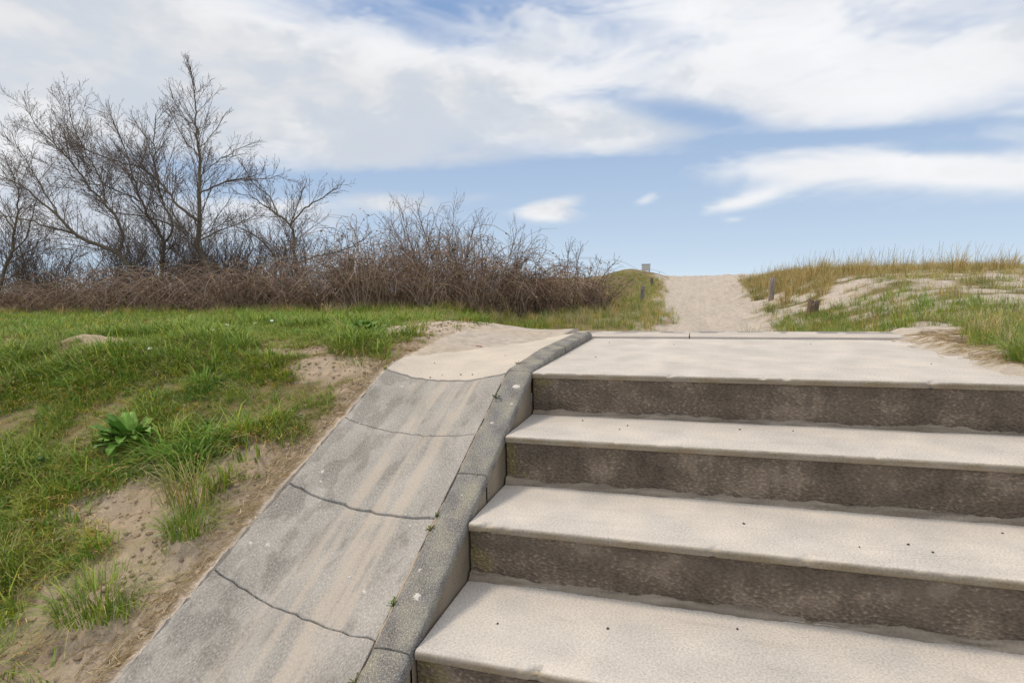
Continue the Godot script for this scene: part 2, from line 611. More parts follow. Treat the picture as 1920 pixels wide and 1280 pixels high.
func ground_color(x: float, z: float) -> Color:
	var d := -z
	var n := rough.get_noise_2d(x * 3.1 + 9.0, z * 3.1)
	var soil := Color(0.59, 0.475, 0.355).lerp(Color(0.50, 0.385, 0.28), clampf(0.5 + n, 0, 1))
	var sand := Color(0.67, 0.59, 0.51)
	var thatch := Color(0.38, 0.30, 0.18).lerp(Color(0.27, 0.225, 0.11), clampf(0.5 + 1.2 * n, 0, 1))
	if d < 1.72 and x > -0.72:
		return Color(0.67, 0.575, 0.47).lerp(sand, ss(0.4, -0.3, n) if x < 0.0 else 0.7)
	var e := path_edges(d) + Vector2(0.45, 0.5) * rough.get_noise_2d(x * 1.5, z * 1.7)
	var sandy := 0.0
	if d >= 1.72:
		sandy = ss(e.x - 0.35, e.x, x + 0.3 * n) * ss(e.y + 0.5, e.y, x + 0.4 * n)
		if x > 1.2:
			sandy = maxf(sandy, ss(0.32, 0.0, n + 0.25 * broad.get_noise_2d(x * 2.0, z * 2.0) - 0.03 * (d - 5.0) - 0.06 * maxf(0.0, x - 3.0)))
		sandy = maxf(sandy, ss(1.2, 0.8, sqrt(pow((x + 1.8) / 0.35, 2) + pow((d - 6.6) / 0.2, 2))))
	if x < 0.0 and d < 5.0:
		sandy = maxf(sandy, ss(1.2, 0.7, sqrt(pow((x + 1.0) / 0.5, 2) + pow((d - 1.4) / 0.65, 2)) + 0.4 * n))
		var b := bareness(x, z)
		return thatch.lerp(soil, b).lerp(Color(0.67, 0.575, 0.47), sandy)
	return thatch.lerp(sand, sandy)


func spaced(marks: Array) -> PackedFloat32Array:
	var out := PackedFloat32Array()
	for i in range(0, marks.size() - 2, 2):
		var a: float = marks[i]
		var b: float = marks[i + 2]
		var n := maxi(1, int(round(absf(b - a) / float(marks[i + 1]))))
		for k in n:
			out.append(lerpf(a, b, float(k) / n))
	out.append(marks[marks.size() - 1])
	return out


func make_ground() -> void:
	var xs := spaced([-900.0, 300.0, -300.0, 80.0, -60.0, 12.0, -24.0, 2.0, -10.0, 0.1, -3.0, 0.03, -1.7, 0.0125, -0.65, 0.05, 1.5, 0.03, 2.2, 0.1, 6.0, 0.5, 10.0, 5.0, 40.0, 60.0, 300.0, 300.0, 900.0])
	var zs := spaced([12.0, 2.0, 4.0, 0.5, 2.0, 0.016, -0.3, 0.03, -2.0, 0.07, -10.0, 0.1, -20.0, 0.5, -22.0, 1.5, -40.0, 10.0, -60.0])
	var grid := []
	var cols := []
	for z in zs:
		var row := PackedVector3Array()
		var crow := PackedColorArray()
		for x in xs:
			row.append(Vector3(x, height(x, z), z))
			crow.append(ground_color(x, z))
		grid.append(row)
		cols.append(crow)
	var s := Shape.new()
	s.rows(grid, [], cols, Vector3.UP)
	tag(single("ground", s.mesh(mats.sandy_soil)), "sandy ground of the bank, the dunes and the path", "", "", "structure")
	s = Shape.new()
	var sea := []
	for z in [-30.0, -120.0, -600.0, -6000.0]:
		sea.append(PackedVector3Array([Vector3(-6000, -1.8, z), Vector3(-600, -1.8, z), Vector3(600, -1.8, z), Vector3(6000, -1.8, z)]))
	s.rows(sea, [], [], Vector3.UP)
	tag(single("sea", s.mesh(mats.sea_water)), "sea beyond the dunes", "", "", "structure")


# ---------------------------------------------------------------- stairs, kerb and ramp
func kerb_line(z: float) -> float:
	return softmin(0.008 - 0.4585 * z, 0.014 + 0.022 * ss(0.0, 0.6, -z), 0.03)


func surface_of_ramp(s: float, z: float) -> float:
	var right := kerb_line(z) - 0.005
	var left := softmin(-0.075 - 0.41 * z, 0.012, 0.05)
	var sag := lerpf(0.034, 0.020, ss(0.0, 0.8, -z))
	return lerpf(right, left, s) - sag * 4.0 * s * (1.0 - s)


func sweep_x(profile: Array, x0: float, x1: float, step: float, wear: Callable, v0: float, vs: float, tint: Callable) -> Shape:
	var s := Shape.new()
	var grid := []
	var uvs := []
	var cols := []
	var n := int((x1 - x0) / step)
	for i in n + 1:
		var x := lerpf(x0, x1, float(i) / n)
		var row := PackedVector3Array()
		var urow := PackedVector2Array()
		var crow := PackedColorArray()
		for k in profile.size():
			var p: Vector2 = profile[k]
			var q: Vector2 = p + wear.call(x, k)
			row.append(Vector3(x, q.y, q.x))
			urow.append(Vector2(x / 2.0, v0 - p.y * vs))
			crow.append(tint.call(x, k))
		grid.append(row)
		uvs.append(urow)
		cols.append(crow)
	s.rows(grid, uvs, cols, Vector3(0, 1, 1))
	return s


func tread_shape(index: int, back: float) -> Shape:
	var y := -index * STEP_RISE
	var front := index * STEP_GOING
	var prof: Array = []
	for k in 8:
		prof.append(Vector2(lerpf(back, front - 0.03, k / 7.0), y))
	prof.append_array([Vector2(front - 0.008, y), Vector2(front - 0.002, y - 0.003), Vector2(front, y - 0.009), Vector2(front - 0.001, y - 0.020), Vector2(front - 0.004, y - 0.0225), Vector2(front - 0.05, y - 0.0235)])
	var wear := func(x: float, k: int) -> Vector2:
		if k < 7:
			return Vector2(0, 0.0016 * rough.get_noise_2d(x * 7.0 + index * 31.0, k * 3.0))
		var chip: float = maxf(0.0, rough.get_noise_2d(x * 26.0, index * 47.0) - 0.36) * 0.05
		var n: float = rough.get_noise_2d(x * 60.0, index * 13.0 + k)
		if k == 8 or k == 9:
			return Vector2(-chip + 0.0016 * n, -chip * 0.6 + 0.0012 * n)
		if k == 10 or k == 11:
			return Vector2(-chip * 0.4 + 0.0018 * n, 0.001 * n)
		return Vector2.ZERO
	var tint := func(x: float, k: int) -> Color:
		if k < 9:
			return Color(0.765, 0.745, 0.72) * (0.97 + 0.06 * rough.get_noise_2d(x * 3.0 + index * 40.0, k * 1.1) + 0.07 * rough.get_noise_2d(x * 13.0, k * 3.0 + index * 9.0))
		var n: float = rough.get_noise_2d(x * 14.0, index * 19.0 + k * 0.7)
		var crust := Color(0.44, 0.39, 0.32).lerp(Color(0.36, 0.295, 0.20), clampf(0.5 + 1.3 * n, 0, 1))
		return Color(0.62, 0.60, 0.56).lerp(crust, 0.55) if k == 9 else crust
	return sweep_x(prof, 0.003, 2.9, 0.011, wear, 0.0, 1.0, tint)


func make_stairs() -> void:
	var root := thing("concrete_staircase", Vector3(0.0, -4.0 * STEP_RISE, 4.0 * STEP_GOING))
	tag(root, "pale concrete steps with dark stained risers leading up to a sandy landing", "staircase")
	for i in 5:
		var holder := root
		var s := tread_shape(i, -1.362 if i == 0 else (i - 1) * STEP_GOING - 0.03)
		s.origin = root.position
		if i > 0:
			holder = Node3D.new()
			holder.name = "step"
			root.add_child(holder, true)
		part("landing_slab" if i == 0 else "tread", s.mesh(mats.pale_concrete), holder)
		var top := -i * STEP_RISE - 0.022
		var foot := -(i + 1) * STEP_RISE
		var z := i * STEP_GOING - 0.009
		var rows_: Array = []
		for k in 9:
			rows_.append(Vector2(z, lerpf(top, foot - 0.02, k / 8.0)))
		var wear := func(x: float, k: int) -> Vector2:
			return Vector2(0.0022 * rough.get_noise_2d(x * 18.0, i * 71.0 + k * 2.0), 0)
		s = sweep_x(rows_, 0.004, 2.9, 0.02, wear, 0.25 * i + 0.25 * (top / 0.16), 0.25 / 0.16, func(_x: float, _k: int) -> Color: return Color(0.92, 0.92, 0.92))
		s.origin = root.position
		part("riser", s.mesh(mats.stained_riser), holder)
		if i < 4:
			var fillet := [Vector2(z - 0.004, foot + 0.014), Vector2(z + 0.002, foot + 0.012), Vector2(z + 0.005, foot + 0.005), Vector2(z + 0.012, foot + 0.002), Vector2(z + 0.018, foot - 0.004)]
			var lump := func(x: float, k: int) -> Vector2:
				var n: float = 0.5 + rough.get_noise_2d(x * 10.0, i * 23.0) + 0.5 * rough.get_noise_2d(x * 45.0, i * 23.0 + k)
				return Vector2(0.010 * n if k > 0 and k < 4 else 0.0, (0.012 * n - 0.006) if k < 3 else 0.0)
			s = sweep_x(fillet, 0.004, 2.9, 0.012, lump, 0.0, 1.0, func(x: float, k: int) -> Color: return Color(0.27, 0.235, 0.19).lerp(Color(0.46, 0.41, 0.345), clampf(0.5 + rough.get_noise_2d(x * 12.0, k * 2.0 + i * 5.0), 0, 1)))
			s.origin = root.position
			part("mortar_fillet", s.mesh(mats.pale_concrete), holder)


func stone_between(z0: float, z1: float) -> Shape:
	# a kerb stone: rounded shoulder towards the steps, its foot deep in the ground
	var prof := [Vector2(-0.096, -0.10), Vector2(-0.096, -0.006), Vector2(-0.093, -0.001), Vector2(-0.086, 0.001), Vector2(-0.06, 0.002), Vector2(-0.016, 0.001), Vector2(-0.006, -0.001), Vector2(-0.0015, -0.005), Vector2(0.0, -0.010), Vector2(0.0, -0.022), Vector2(0.0, -0.034), Vector2(-0.004, -0.037), Vector2(-0.02, -0.038)]
	var s := Shape.new()
	var grid := []
	var cols := []
	var n := maxi(4, int((z1 - z0) / 0.02))
	var list := [z0, z0, z0 + 0.003]
	for i in range(1, n):
		list.append(lerpf(z0, z1, float(i) / n))
	list.append_array([z1 - 0.003, z1, z1])
	for j in list.size():
		var z: float = list[j]
		var sunk := 0.08 if j == 0 or j == list.size() - 1 else (0.0018 if j == 1 or j == list.size() - 2 else 0.0)
		var row := PackedVector3Array()
		var crow := PackedColorArray()
		for k in prof.size():
			var p: Vector2 = prof[k]
			var r := 0.0022 * rough.get_noise_2d(z * 30.0, k * 9.0) - 0.012 * maxf(0.0, rough.get_noise_2d(z * 24.0, 77.0) - 0.38) * (1.0 if k > 5 and k < 10 else 0.0)
			row.append(Vector3(p.x + (r if k > 5 and k < 11 else 0.0), kerb_line(z) + p.y - sunk + r, z))
			var n2 := clampf(0.5 + rough.get_noise_2d(z * 5.0, k * 1.3), 0, 1)
			crow.append(Color(0.95, 0.95, 0.97).lerp(Color(1.0, 0.97, 0.92), n2))
		grid.append(row)
		cols.append(crow)
	s.rows(grid, [], cols, Vector3(0.3, 1, 0))
	return s


func crust(at: Vector3, size: float, normal: Vector3, seed_: int) -> Shape:
	# a flat lichen rosette with a ragged rim
	var s := Shape.new()
	var side := normal.cross(Vector3(0.2, 0.1, 1.0)).normalized()
	var other := normal.cross(side)
	var n := 22
	s.v.append(at + normal * 0.0022)
	s.c.append(Color(0.80, 0.80, 0.78))
	s.uv.append(Vector2.ZERO)
	for ring in 2:
		for k in n:
			var a := TAU * k / n
			var r := size * (0.72 + 0.6 * rough.get_noise_2d(cos(a) * 4.0 + seed_ * 37.0, sin(a) * 4.0) + 0.3 * rough.get_noise_2d(cos(a) * 11.0 + seed_ * 17.0, sin(a) * 11.0))
			r *= 0.7 if ring == 0 else 1.0
			s.v.append(at + (side * cos(a) + other * sin(a)) * r + normal * (0.002 if ring == 0 else -0.0008))
			s.c.append(Color(0.80, 0.80, 0.78))
			s.uv.append(Vector2.ZERO)
	for k in n:
		var a := 1 + k
		var b := 1 + (k + 1) % n
		s.ix.append_array([0, a, b, a, a + n, b, b, a + n, b + n])
	return s


func make_kerb() -> void:
	var root := thing("stone_kerb", Vector3(-0.05, -0.72, 1.5))
	tag(root, "dark speckled stone kerb with white lichen between the steps and the ramp", "kerb")
	var cuts := [-1.36, -0.62, -0.003, 0.53, 1.06, 1.6, 2.1]
	var stones := []
	for i in cuts.size() - 1:
		var s := stone_between(cuts[i] + 0.001, cuts[i + 1] - 0.001)
		s.origin = root.position
		stones.append(part("kerb_stone", s.mesh(mats.kerb_stone), root))
	var k := 0
	for p in [[-0.03, 0.10, 0.022], [-0.06, 0.30, 0.012], [-0.05, 0.62, 0.014], [-0.07, 0.86, 0.008], [-0.045, 0.93, 0.016], [-0.055, 1.22, 0.017], [-0.07, 1.34, 0.011], [-0.02, 0.20, 0.008], [-0.05, 1.02, 0.006]]:
		var at := Vector3(p[0], kerb_line(p[1]), p[1])
		var s := crust(at, p[2], Vector3(0, 1, 0.44).normalized(), k)
		s.origin = root.position
		var owner_ := 2
		for i in cuts.size() - 1:
			if p[1] >= cuts[i]:
				owner_ = i
		part("lichen_patch", s.mesh(mats.lichen), stones[owner_])
		k += 1
	# the cast cheek under the stones, towards the steps
	var cheek := Shape.new()
	var face := []
	var tones := []
	for i in 176:
		var z := -1.36 + i * 0.02
		var row := PackedVector3Array()
		var crow := PackedColorArray()
		for j in 7:
			var y := kerb_line(z) - 0.034 - 0.085 * j
			row.append(Vector3(-0.0035 + 0.0025 * rough.get_noise_2d(z * 16.0, y * 16.0), y, z))
			crow.append(Color(0.42, 0.37, 0.305).lerp(Color(0.27, 0.235, 0.185), clampf(0.5 + 1.2 * rough.get_noise_2d(z * 7.0 + 5.0, y * 7.0), 0, 1)))
		face.append(row)
		tones.append(crow)
	cheek.rows(face, [], tones, Vector3.RIGHT)
	cheek.origin = root.position
	part("cheek_wall", cheek.mesh(mats.pale_concrete), root)
	# sand packed into the joint beside the ramp
	var fill := Shape.new()
	var grid := []
	var cols := []
	for i in 220:
		var z := -1.3 + i * 0.015
		var n := rough.get_noise_2d(z * 22.0, 3.0)
		var y := kerb_line(z) - 0.011 + 0.007 * n
		grid.append(PackedVector3Array([Vector3(-0.113, y - 0.012, z), Vector3(-0.1, y + 0.001, z), Vector3(-0.0955, y + 0.003, z), Vector3(-0.088, y - 0.012, z)]))
		var c := Color(0.62, 0.50, 0.37).lerp(Color(0.2, 0.16, 0.11), ss(0.0, -0.35, n))
		cols.append(PackedColorArray([c, c, c, c]))
	fill.rows(grid, [], cols, Vector3.UP)
	fill.origin = root.position
	part("joint_sand", fill.mesh(mats.sandy_soil), root)


func make_ramp() -> void:
	var root := thing("concrete_ramp", Vector3(-0.4, -0.72, 1.6))
	tag(root, "hollowed grey concrete chute of jointed slabs beside the steps, streaked with sand", "ramp")
	var joints := [-1.36, 0.0, 0.345, 0.69, 1.035, 1.385, 1.74, 2.15]
	var slabs := []
	for j in joints.size() - 1:
		var z0: float = joints[j]
		var z1: float = joints[j + 1]
		var length := z1 - z0
		var drop := [0.0, -0.003, -0.001, -0.0035, -0.0015, -0.004, -0.002][j] as float
		var tilt := [0.0, 0.002, -0.0015, 0.0015, -0.0015, 0.001, 0.0][j] as float
		var vs := [0.0, 0.0, 0.004 / length]
		var n := int(length / 0.03)
		for i in range(1, n):
			vs.append(float(i) / n)
		vs.append_array([1.0 - 0.004 / length, 1.0, 1.0])
		var us := [0.0, 0.0, 0.008]
		for i in range(1, 22):
			us.append(i / 22.0)
		us.append_array([0.992, 1.0, 1.0])
		var grid := []
		var uvs := []
		for a in vs.size():
			var row := PackedVector3Array()
			var urow := PackedVector2Array()
			for b in us.size():
				var s: float = us[b]
				var skew: float = -0.138 * s
				var wob := 0.009 * rough.get_noise_2d(s * 30.0, j * 17.0) * ss(0.5, 1.0, vs[a]) + 0.006 * rough.get_noise_2d(s * 30.0, (j - 1) * 17.0) * ss(0.5, 0.0, vs[a])
				var z: float = lerpf(z0 + 0.0016, z1 - 0.0016, vs[a]) + skew + wob
				var y: float = surface_of_ramp(s, z) + drop + tilt * (vs[a] - 0.5) + 0.0025 * rough.get_noise_2d(s * 8.0, z * 12.0)
				if a == 0 or a == vs.size() - 1 or b == 0 or b == us.size() - 1:
					y -= 0.07
				elif a == 1 or a == vs.size() - 2 or b == 1 or b == us.size() - 2:
					y -= 0.002
				row.append(Vector3(-0.101 - s * 0.602, y, z))
				urow.append(Vector2(s * 0.98 + 0.01, (z + 1.5) / 1.9))
			grid.append(row)
			uvs.append(urow)
		var sh := Shape.new()
		var dust := []
		for a in vs.size():
			var crow := PackedColorArray()
			for b in us.size():
				crow.append(Color.WHITE if j > 0 else Color(0.76, 0.71, 0.645))
			dust.append(crow)
		sh.rows(grid, uvs, dust, Vector3.UP)
		sh.origin = root.position
		slabs.append(part("ramp_slab", sh.mesh(mats.ramp_concrete if j > 0 else mats.pale_concrete), root))
	var k := 40
	for p in [[0.86, 0.60, 0.014, 3], [0.83, 0.64, 0.012, 3], [0.93, 0.30, 0.012, 2], [0.87, 0.34, 0.008, 2], [0.93, 0.92, 0.012, 4], [0.84, 0.90, 0.013, 4], [0.96, 0.78, 0.006, 3], [0.18, 0.93, 0.012, 3], [0.12, 0.72, 0.009, 3], [0.30, 0.90, 0.007, 3], [0.72, 0.72, 0.006, 3], [0.60, 0.30, 0.005, 2], [0.78, 0.08, 0.010, 1], [0.55, 0.62, 0.005, 2], [0.9, 1.10, 0.007, 4]]:
		var z: float = p[1] - 0.138 * p[0]
		var n := Vector3(0, 1, 0.43).normalized()
		var at := Vector3(-0.101 - p[0] * 0.602, surface_of_ramp(p[0], z) - 0.004, z)
		var s := crust(at, p[2], n, k)
		s.origin = root.position
		part("lichen_patch", s.mesh(mats.lichen), slabs[p[3]])
		k += 1


func make_edging() -> void:
	var root := thing("concrete_edging", Vector3(0.4, -0.1, -1.5))
	tag(root, "low concrete edging strip along the back of the landing", "edging")
	var cuts := [-0.74, 0.56, 1.66]
	for i in 2:
		var prof := [Vector2(-1.70, -0.2), Vector2(-1.70, 0.010), Vector2(-1.694, 0.0145)]
		for k in 5:
			prof.append(Vector2(lerpf(-1.66, -1.40, k / 4.0), 0.015))
		prof.append_array([Vector2(-1.372, 0.014), Vector2(-1.367, 0.009), Vector2(-1.3655, -0.05)])
		var wear := func(x: float, k: int) -> Vector2:
			return Vector2(0.002 * rough.get_noise_2d(x * 25.0, k * 3.0) if k > 7 else 0.0, 0.0015 * rough.get_noise_2d(x * 9.0, k * 2.0) if k > 1 and k < 9 else 0.0)
		var s := sweep_x(prof, cuts[i] + 0.003, cuts[i + 1] - 0.003, 0.02, wear, 0.0, 1.0, func(x: float, k: int) -> Color: return Color(0.36, 0.36, 0.37) if k < 5 and rough.get_noise_2d(x * 8.0, k * 1.5) + 0.12 * x > 0.05 else Color(0.72, 0.685, 0.65))
		s.origin = root.position
		part("edging_slab", s.mesh(mats.pale_concrete), root)


# ---------------------------------------------------------------- grass
func tuft_mesh(blades: int, spread: float, lo: float, hi: float, width: float, lean: float, green: Array, material: Material) -> ArrayMesh:
	var s := Shape.new()
	for i in blades:
		var a := rng.randf() * TAU
		var r := spread * sqrt(rng.randf())
		var dir := Vector3(cos(a), 0, sin(a)).rotated(Vector3.UP, rng.randf_range(-0.7, 0.7))
		var c: Color = green[rng.randi() % green.size()]
		c = c * rng.randf_range(0.8, 1.2)
		c.a = 1.0
		s.blade(Vector3(cos(a) * r, -0.008, sin(a) * r), dir, rng.randf_range(lo, hi), width * rng.randf_range(0.7, 1.25), clampf(lean * rng.randf_range(0.3, 1.5) * (0.5 + 0.5 * r / spread), 0.05, 1.5), c)
	return s.mesh(material, false)


func scatter(parent: Node3D, called: String, meshes: Array, count: int, pick: Callable) -> void:
	var lists := []
	for m in meshes:
		lists.append([[], []])
	for i in count:
		var got = pick.call()
		if got == null:
			continue
		var k: int = rng.randi() % meshes.size()
		var p: Vector2 = got[0]
		var b := Basis(Vector3.UP, rng.randf() * TAU).rotated(Vector3(1, 0, 0), rng.randf_range(-0.12, 0.12)).scaled(Vector3.ONE * float(got[1]))
		lists[k][0].append(Transform3D(b, Vector3(p.x, height(p.x, p.y), p.y)))
		lists[k][1].append(got[2])
	for k in meshes.size():
		var list: Array = lists[k][0]
		if list.is_empty():
			continue
		var mm := MultiMesh.new()
		mm.transform_format = MultiMesh.TRANSFORM_3D
		mm.use_colors = true
		mm.mesh = meshes[k]
		mm.instance_count = list.size()
		for i in list.size():
			mm.set_instance_transform(i, list[i])
			mm.set_instance_color(i, lists[k][1][i])
		var o := MultiMeshInstance3D.new()
		o.name = called
		o.multimesh = mm
		parent.add_child(o, true)


const GREEN := [Color(0.235, 0.338, 0.047), Color(0.190, 0.292, 0.041), Color(0.304, 0.382, 0.058), Color(0.153, 0.239, 0.047), Color(0.411, 0.420, 0.082)]
const MIXED := [Color(0.228, 0.303, 0.048), Color(0.287, 0.330, 0.061), Color(0.471, 0.380, 0.122), Color(0.198, 0.253, 0.048), Color(0.637, 0.478, 0.229)]
const STRAW := [Color(0.598, 0.448, 0.195), Color(0.494, 0.358, 0.143), Color(0.676, 0.525, 0.260), Color(0.390, 0.307, 0.117), Color(0.286, 0.282, 0.091)]
const DUNEGREEN := [Color(0.162, 0.213, 0.065), Color(0.203, 0.250, 0.078), Color(0.270, 0.263, 0.104), Color(0.405, 0.312, 0.143), Color(0.121, 0.175, 0.058)]
const DRY := [Color(0.600, 0.480, 0.288), Color(0.504, 0.384, 0.204), Color(0.408, 0.312, 0.168), Color(0.672, 0.564, 0.372)]


func make_grass() -> void:
	var g: Material = mats.grass_blade
	var y: Material = mats.dry_blade
	var lawn := thing("lawn_grass")
	tag(lawn, "short green grass with thin patches covering the bank", "grass", "", "stuff")
	var near := [tuft_mesh(26, 0.035, 0.03, 0.08, 0.0042, 1.0, GREEN, g), tuft_mesh(24, 0.045, 0.025, 0.065, 0.004, 1.25, MIXED, g), tuft_mesh(14, 0.03, 0.05, 0.13, 0.0042, 1.0, GREEN, g), tuft_mesh(24, 0.045, 0.015, 0.045, 0.005, 1.4, MIXED, g), tuft_mesh(18, 0.045, 0.02, 0.06, 0.0035, 1.4, DRY, y)]
	var tints := [Color(1, 1, 1), Color(1.15, 1.05, 0.9), Color(0.85, 0.95, 0.9), Color(1.3, 1.1, 0.75), Color(0.85, 1.05, 1.0)]
	var pick_near := func():
		var x := rng.randf_range(-3.4, -0.74)
		var z := rng.randf_range(-2.0, 1.75)
		if x < -1.9 - 0.9 * (1.75 - z):
			return null
		var b := bareness(x, z)
		var patch := broad.get_noise_2d(x * 6.0, z * 6.0) + 0.5 * rough.get_noise_2d(x * 5.0, z * 5.0)
		if rng.randf() < b * 0.985 or rng.randf() > 1.0 + 0.8 * patch:
			return null
		var t: Color = tints[clampi(int(2.5 + 5.0 * broad.get_noise_2d(x * 3.0 + 40.0, z * 3.0) + rng.randf_range(-1, 1)), 0, 4)]
		return [Vector2(x, z), rng.randf_range(0.5, 1.2) * clampf(1.0 + 1.1 * patch, 0.55, 1.7), t]
	scatter(lawn, "blades", near, 30000, pick_near)
	var pick_far := func():
		var x := rng.randf_range(-13.0, -1.0)
		var z := rng.randf_range(-5.4, 0.6)
		if x > -3.0 and z > -2.0:
			return null
		if z < hedge_line(x) - 0.5 or (z > -2.0 and x > -3.0) or x < -4.5 - 3.5 * (0.6 - z):
			return null
		if rng.randf() < bareness(x, z) * 0.95:
			return null
		var patch := broad.get_noise_2d(x * 3.0, z * 3.0)
		if rng.randf() > 0.75 + 0.8 * patch:
			return null
		return [Vector2(x, z), rng.randf_range(0.7, 1.4), tints[clampi(int(2.5 + 4.0 * patch + rng.randf_range(-1.2, 1.2)), 0, 4)]]
	scatter(lawn, "blades", near, 36000, pick_far)

	var rank := thing("verge_grass", Vector3.ZERO)
	tag(rank, "taller green and straw coloured grass in front of the brambles and beside the path", "grass", "", "stuff")
	var tall := [tuft_mesh(24, 0.06, 0.10, 0.22, 0.005, 0.8, GREEN, g), tuft_mesh(24, 0.07, 0.12, 0.26, 0.004, 0.9, MIXED, g), tuft_mesh(20, 0.06, 0.14, 0.30, 0.0035, 0.8, DRY, y)]
	var pick_rank := func():
		var x := rng.randf_range(-4.5, 0.5)
		var z := rng.randf_range(-16.5, -1.78)
		var e := path_edges(-z)
		if x > e.x + 0.02 + 0.4 * rough.get_noise_2d(x * 1.5, z * 1.7) + 0.12 * rough.get_noise_2d(x * 4.0, z * 4.0) or x < -2.6 and z > hedge_line(x) + 0.1 or z < hedge_line(x) - 1.2 and x < -1.9:
			return null
		if sqrt(pow((x + 1.8) / 0.36, 2) + pow((-z - 6.6) / 0.22, 2)) < 1.0 or z > -2.3 and x > -1.5 and rng.randf() < 0.6:
			return null
		if x < -0.7 and z > -3.6 and bareness(x, z) > 0.4:
			return null
		return [Vector2(x, z), rng.randf_range(0.45, 0.95) * (0.55 if z > -4.5 else 1.0), tints[rng.randi() % 5]]
	scatter(rank, "blades", tall, 7500, pick_rank)
	var pick_foot := func():
		var x := rng.randf_range(-12.5, -2.2)
		var z := hedge_line(x) + rng.randfn(-0.1, 0.28)
		if rng.randf() > 0.55 + 1.2 * broad.get_noise_2d(x * 3.0, 5.0):
			return null
		return [Vector2(x, z), rng.randf_range(0.4, 0.95), tints[rng.randi() % 5]]
	scatter(rank, "blades", tall, 2600, pick_foot)

	var dune := thing("dune_grass", Vector3.ZERO)
	tag(dune, "thin green and straw grass growing through the sand of the dune", "grass", "", "stuff")
	var thin := [tuft_mesh(18, 0.07, 0.06, 0.17, 0.0045, 0.9, GREEN, g), tuft_mesh(18, 0.08, 0.06, 0.16, 0.004, 1.0, DUNEGREEN, g), tuft_mesh(14, 0.07, 0.10, 0.26, 0.0035, 0.7, STRAW, y), tuft_mesh(12, 0.08, 0.05, 0.14, 0.004, 1.1, DRY, y)]
	var pick_dune := func():
		var x := rng.randf_range(1.25, 9.0)
		var z := rng.randf_range(-16.0, -0.1)
		if x > 2.2 + 0.42 * (1.6 - z):
			return null
		var e := path_edges(-z)
		if -z > 1.72 and x < e.y + 0.15 * rough.get_noise_2d(x * 4.0, z * 4.0) + 0.05:
			return null
		if -z <= 1.72 and x < 1.86 + 0.15 * rough.get_noise_2d(x * 5.0, z * 5.0):
			return null
		var c := rough.get_noise_2d(x * 3.1 + 9.0, z * 3.1) + 0.25 * broad.get_noise_2d(x * 2.0, z * 2.0) - 0.03 * (-z - 5.0) - 0.06 * maxf(0.0, x - 3.0)
		if rng.randf() > ss(-0.3, 0.3, c) + 0.12:
			return null
		return [Vector2(x, z), rng.randf_range(0.35, 1.0), tints[rng.randi() % 5]]
	scatter(dune, "blades", thin, 14000, pick_dune)
	var golden := [tuft_mesh(40, 0.10, 0.16, 0.36, 0.0055, 0.8, STRAW, y), tuft_mesh(36, 0.11, 0.14, 0.30, 0.005, 0.9, STRAW, y)]
	var pick_gold := func():
		var z := rng.randf_range(-15.0, -6.5)
		var x := rng.randf_range(1.5, 7.0)
		if x < path_edges(-z).y + 0.1 or x > 2.2 + 0.42 * (1.6 - z):
			return null
		var c := broad.get_noise_2d(x * 4.0 + 70.0, z * 2.5) + 0.10 * (-z - 8.5) - 0.10 * maxf(0.0, x - 3.2)
		if rng.randf() > ss(-0.1, 0.35, c):
			return null
		if x > 2.5 and rng.randf() < 0.5:
			return null
		return [Vector2(x, z), rng.randf_range(0.5, 1.0), Color(1, 1, 1).lerp(Color(0.8, 0.85, 0.8), rng.randf())]
	scatter(dune, "blades", golden, 2600, pick_gold)
	var side := func():
		var x := rng.randf_range(1.70, 3.2)
		var z := rng.randf_range(-1.75, -0.08)
		if x < 1.77 + 0.10 * rough.get_noise_2d(x * 4.0, z * 4.0) + 0.20 * ss(-0.9, -1.6, z):
			return null
		return [Vector2(x, z), rng.randf_range(0.3, 0.62), tints[rng.randi() % 5]]
	scatter(dune, "blades", [tall[0], tall[1], tall[2], tall[0]], 1500, side)
	var fringe := func():
		var x := rng.randf_range(0.72, 1.6)
		var z := rng.randf_range(-2.05, -1.74)
		if rng.randf() > ss(0.7, 1.1, x + 0.3 * rough.get_noise_2d(x * 9.0, 0.0)):
			return null
		return [Vector2(x, z), rng.randf_range(0.5, 0.85), tints[rng.randi() % 5]]
	scatter(dune, "blades", [tall[0], tall[1]], 110, fringe)
	var lush := func():
		var x := rng.randf_range(1.2, 3.6)
		var z := rng.randf_range(-5.2, -1.8)
		if x < path_edges(-z).y + 0.06 or rng.randf() > ss(3.4, 2.2, x + 0.8 * rough.get_noise_2d(x * 3.0, z * 3.0) - 0.25 * (z + 3.0)) or x < 1.62 and z > -2.0:
			return null
		return [Vector2(x, z), rng.randf_range(0.4, 0.85), tints[rng.randi() % 5]]
	scatter(dune, "blades", [tall[0], thin[1], thin[0], thin[3]], 2600, lush)

	var litter := thing("grass_litter", Vector3.ZERO)
	tag(litter, "dry grass stalks and roots washed up along the edge of the ramp", "litter", "", "stuff")
	var flat := Shape.new()
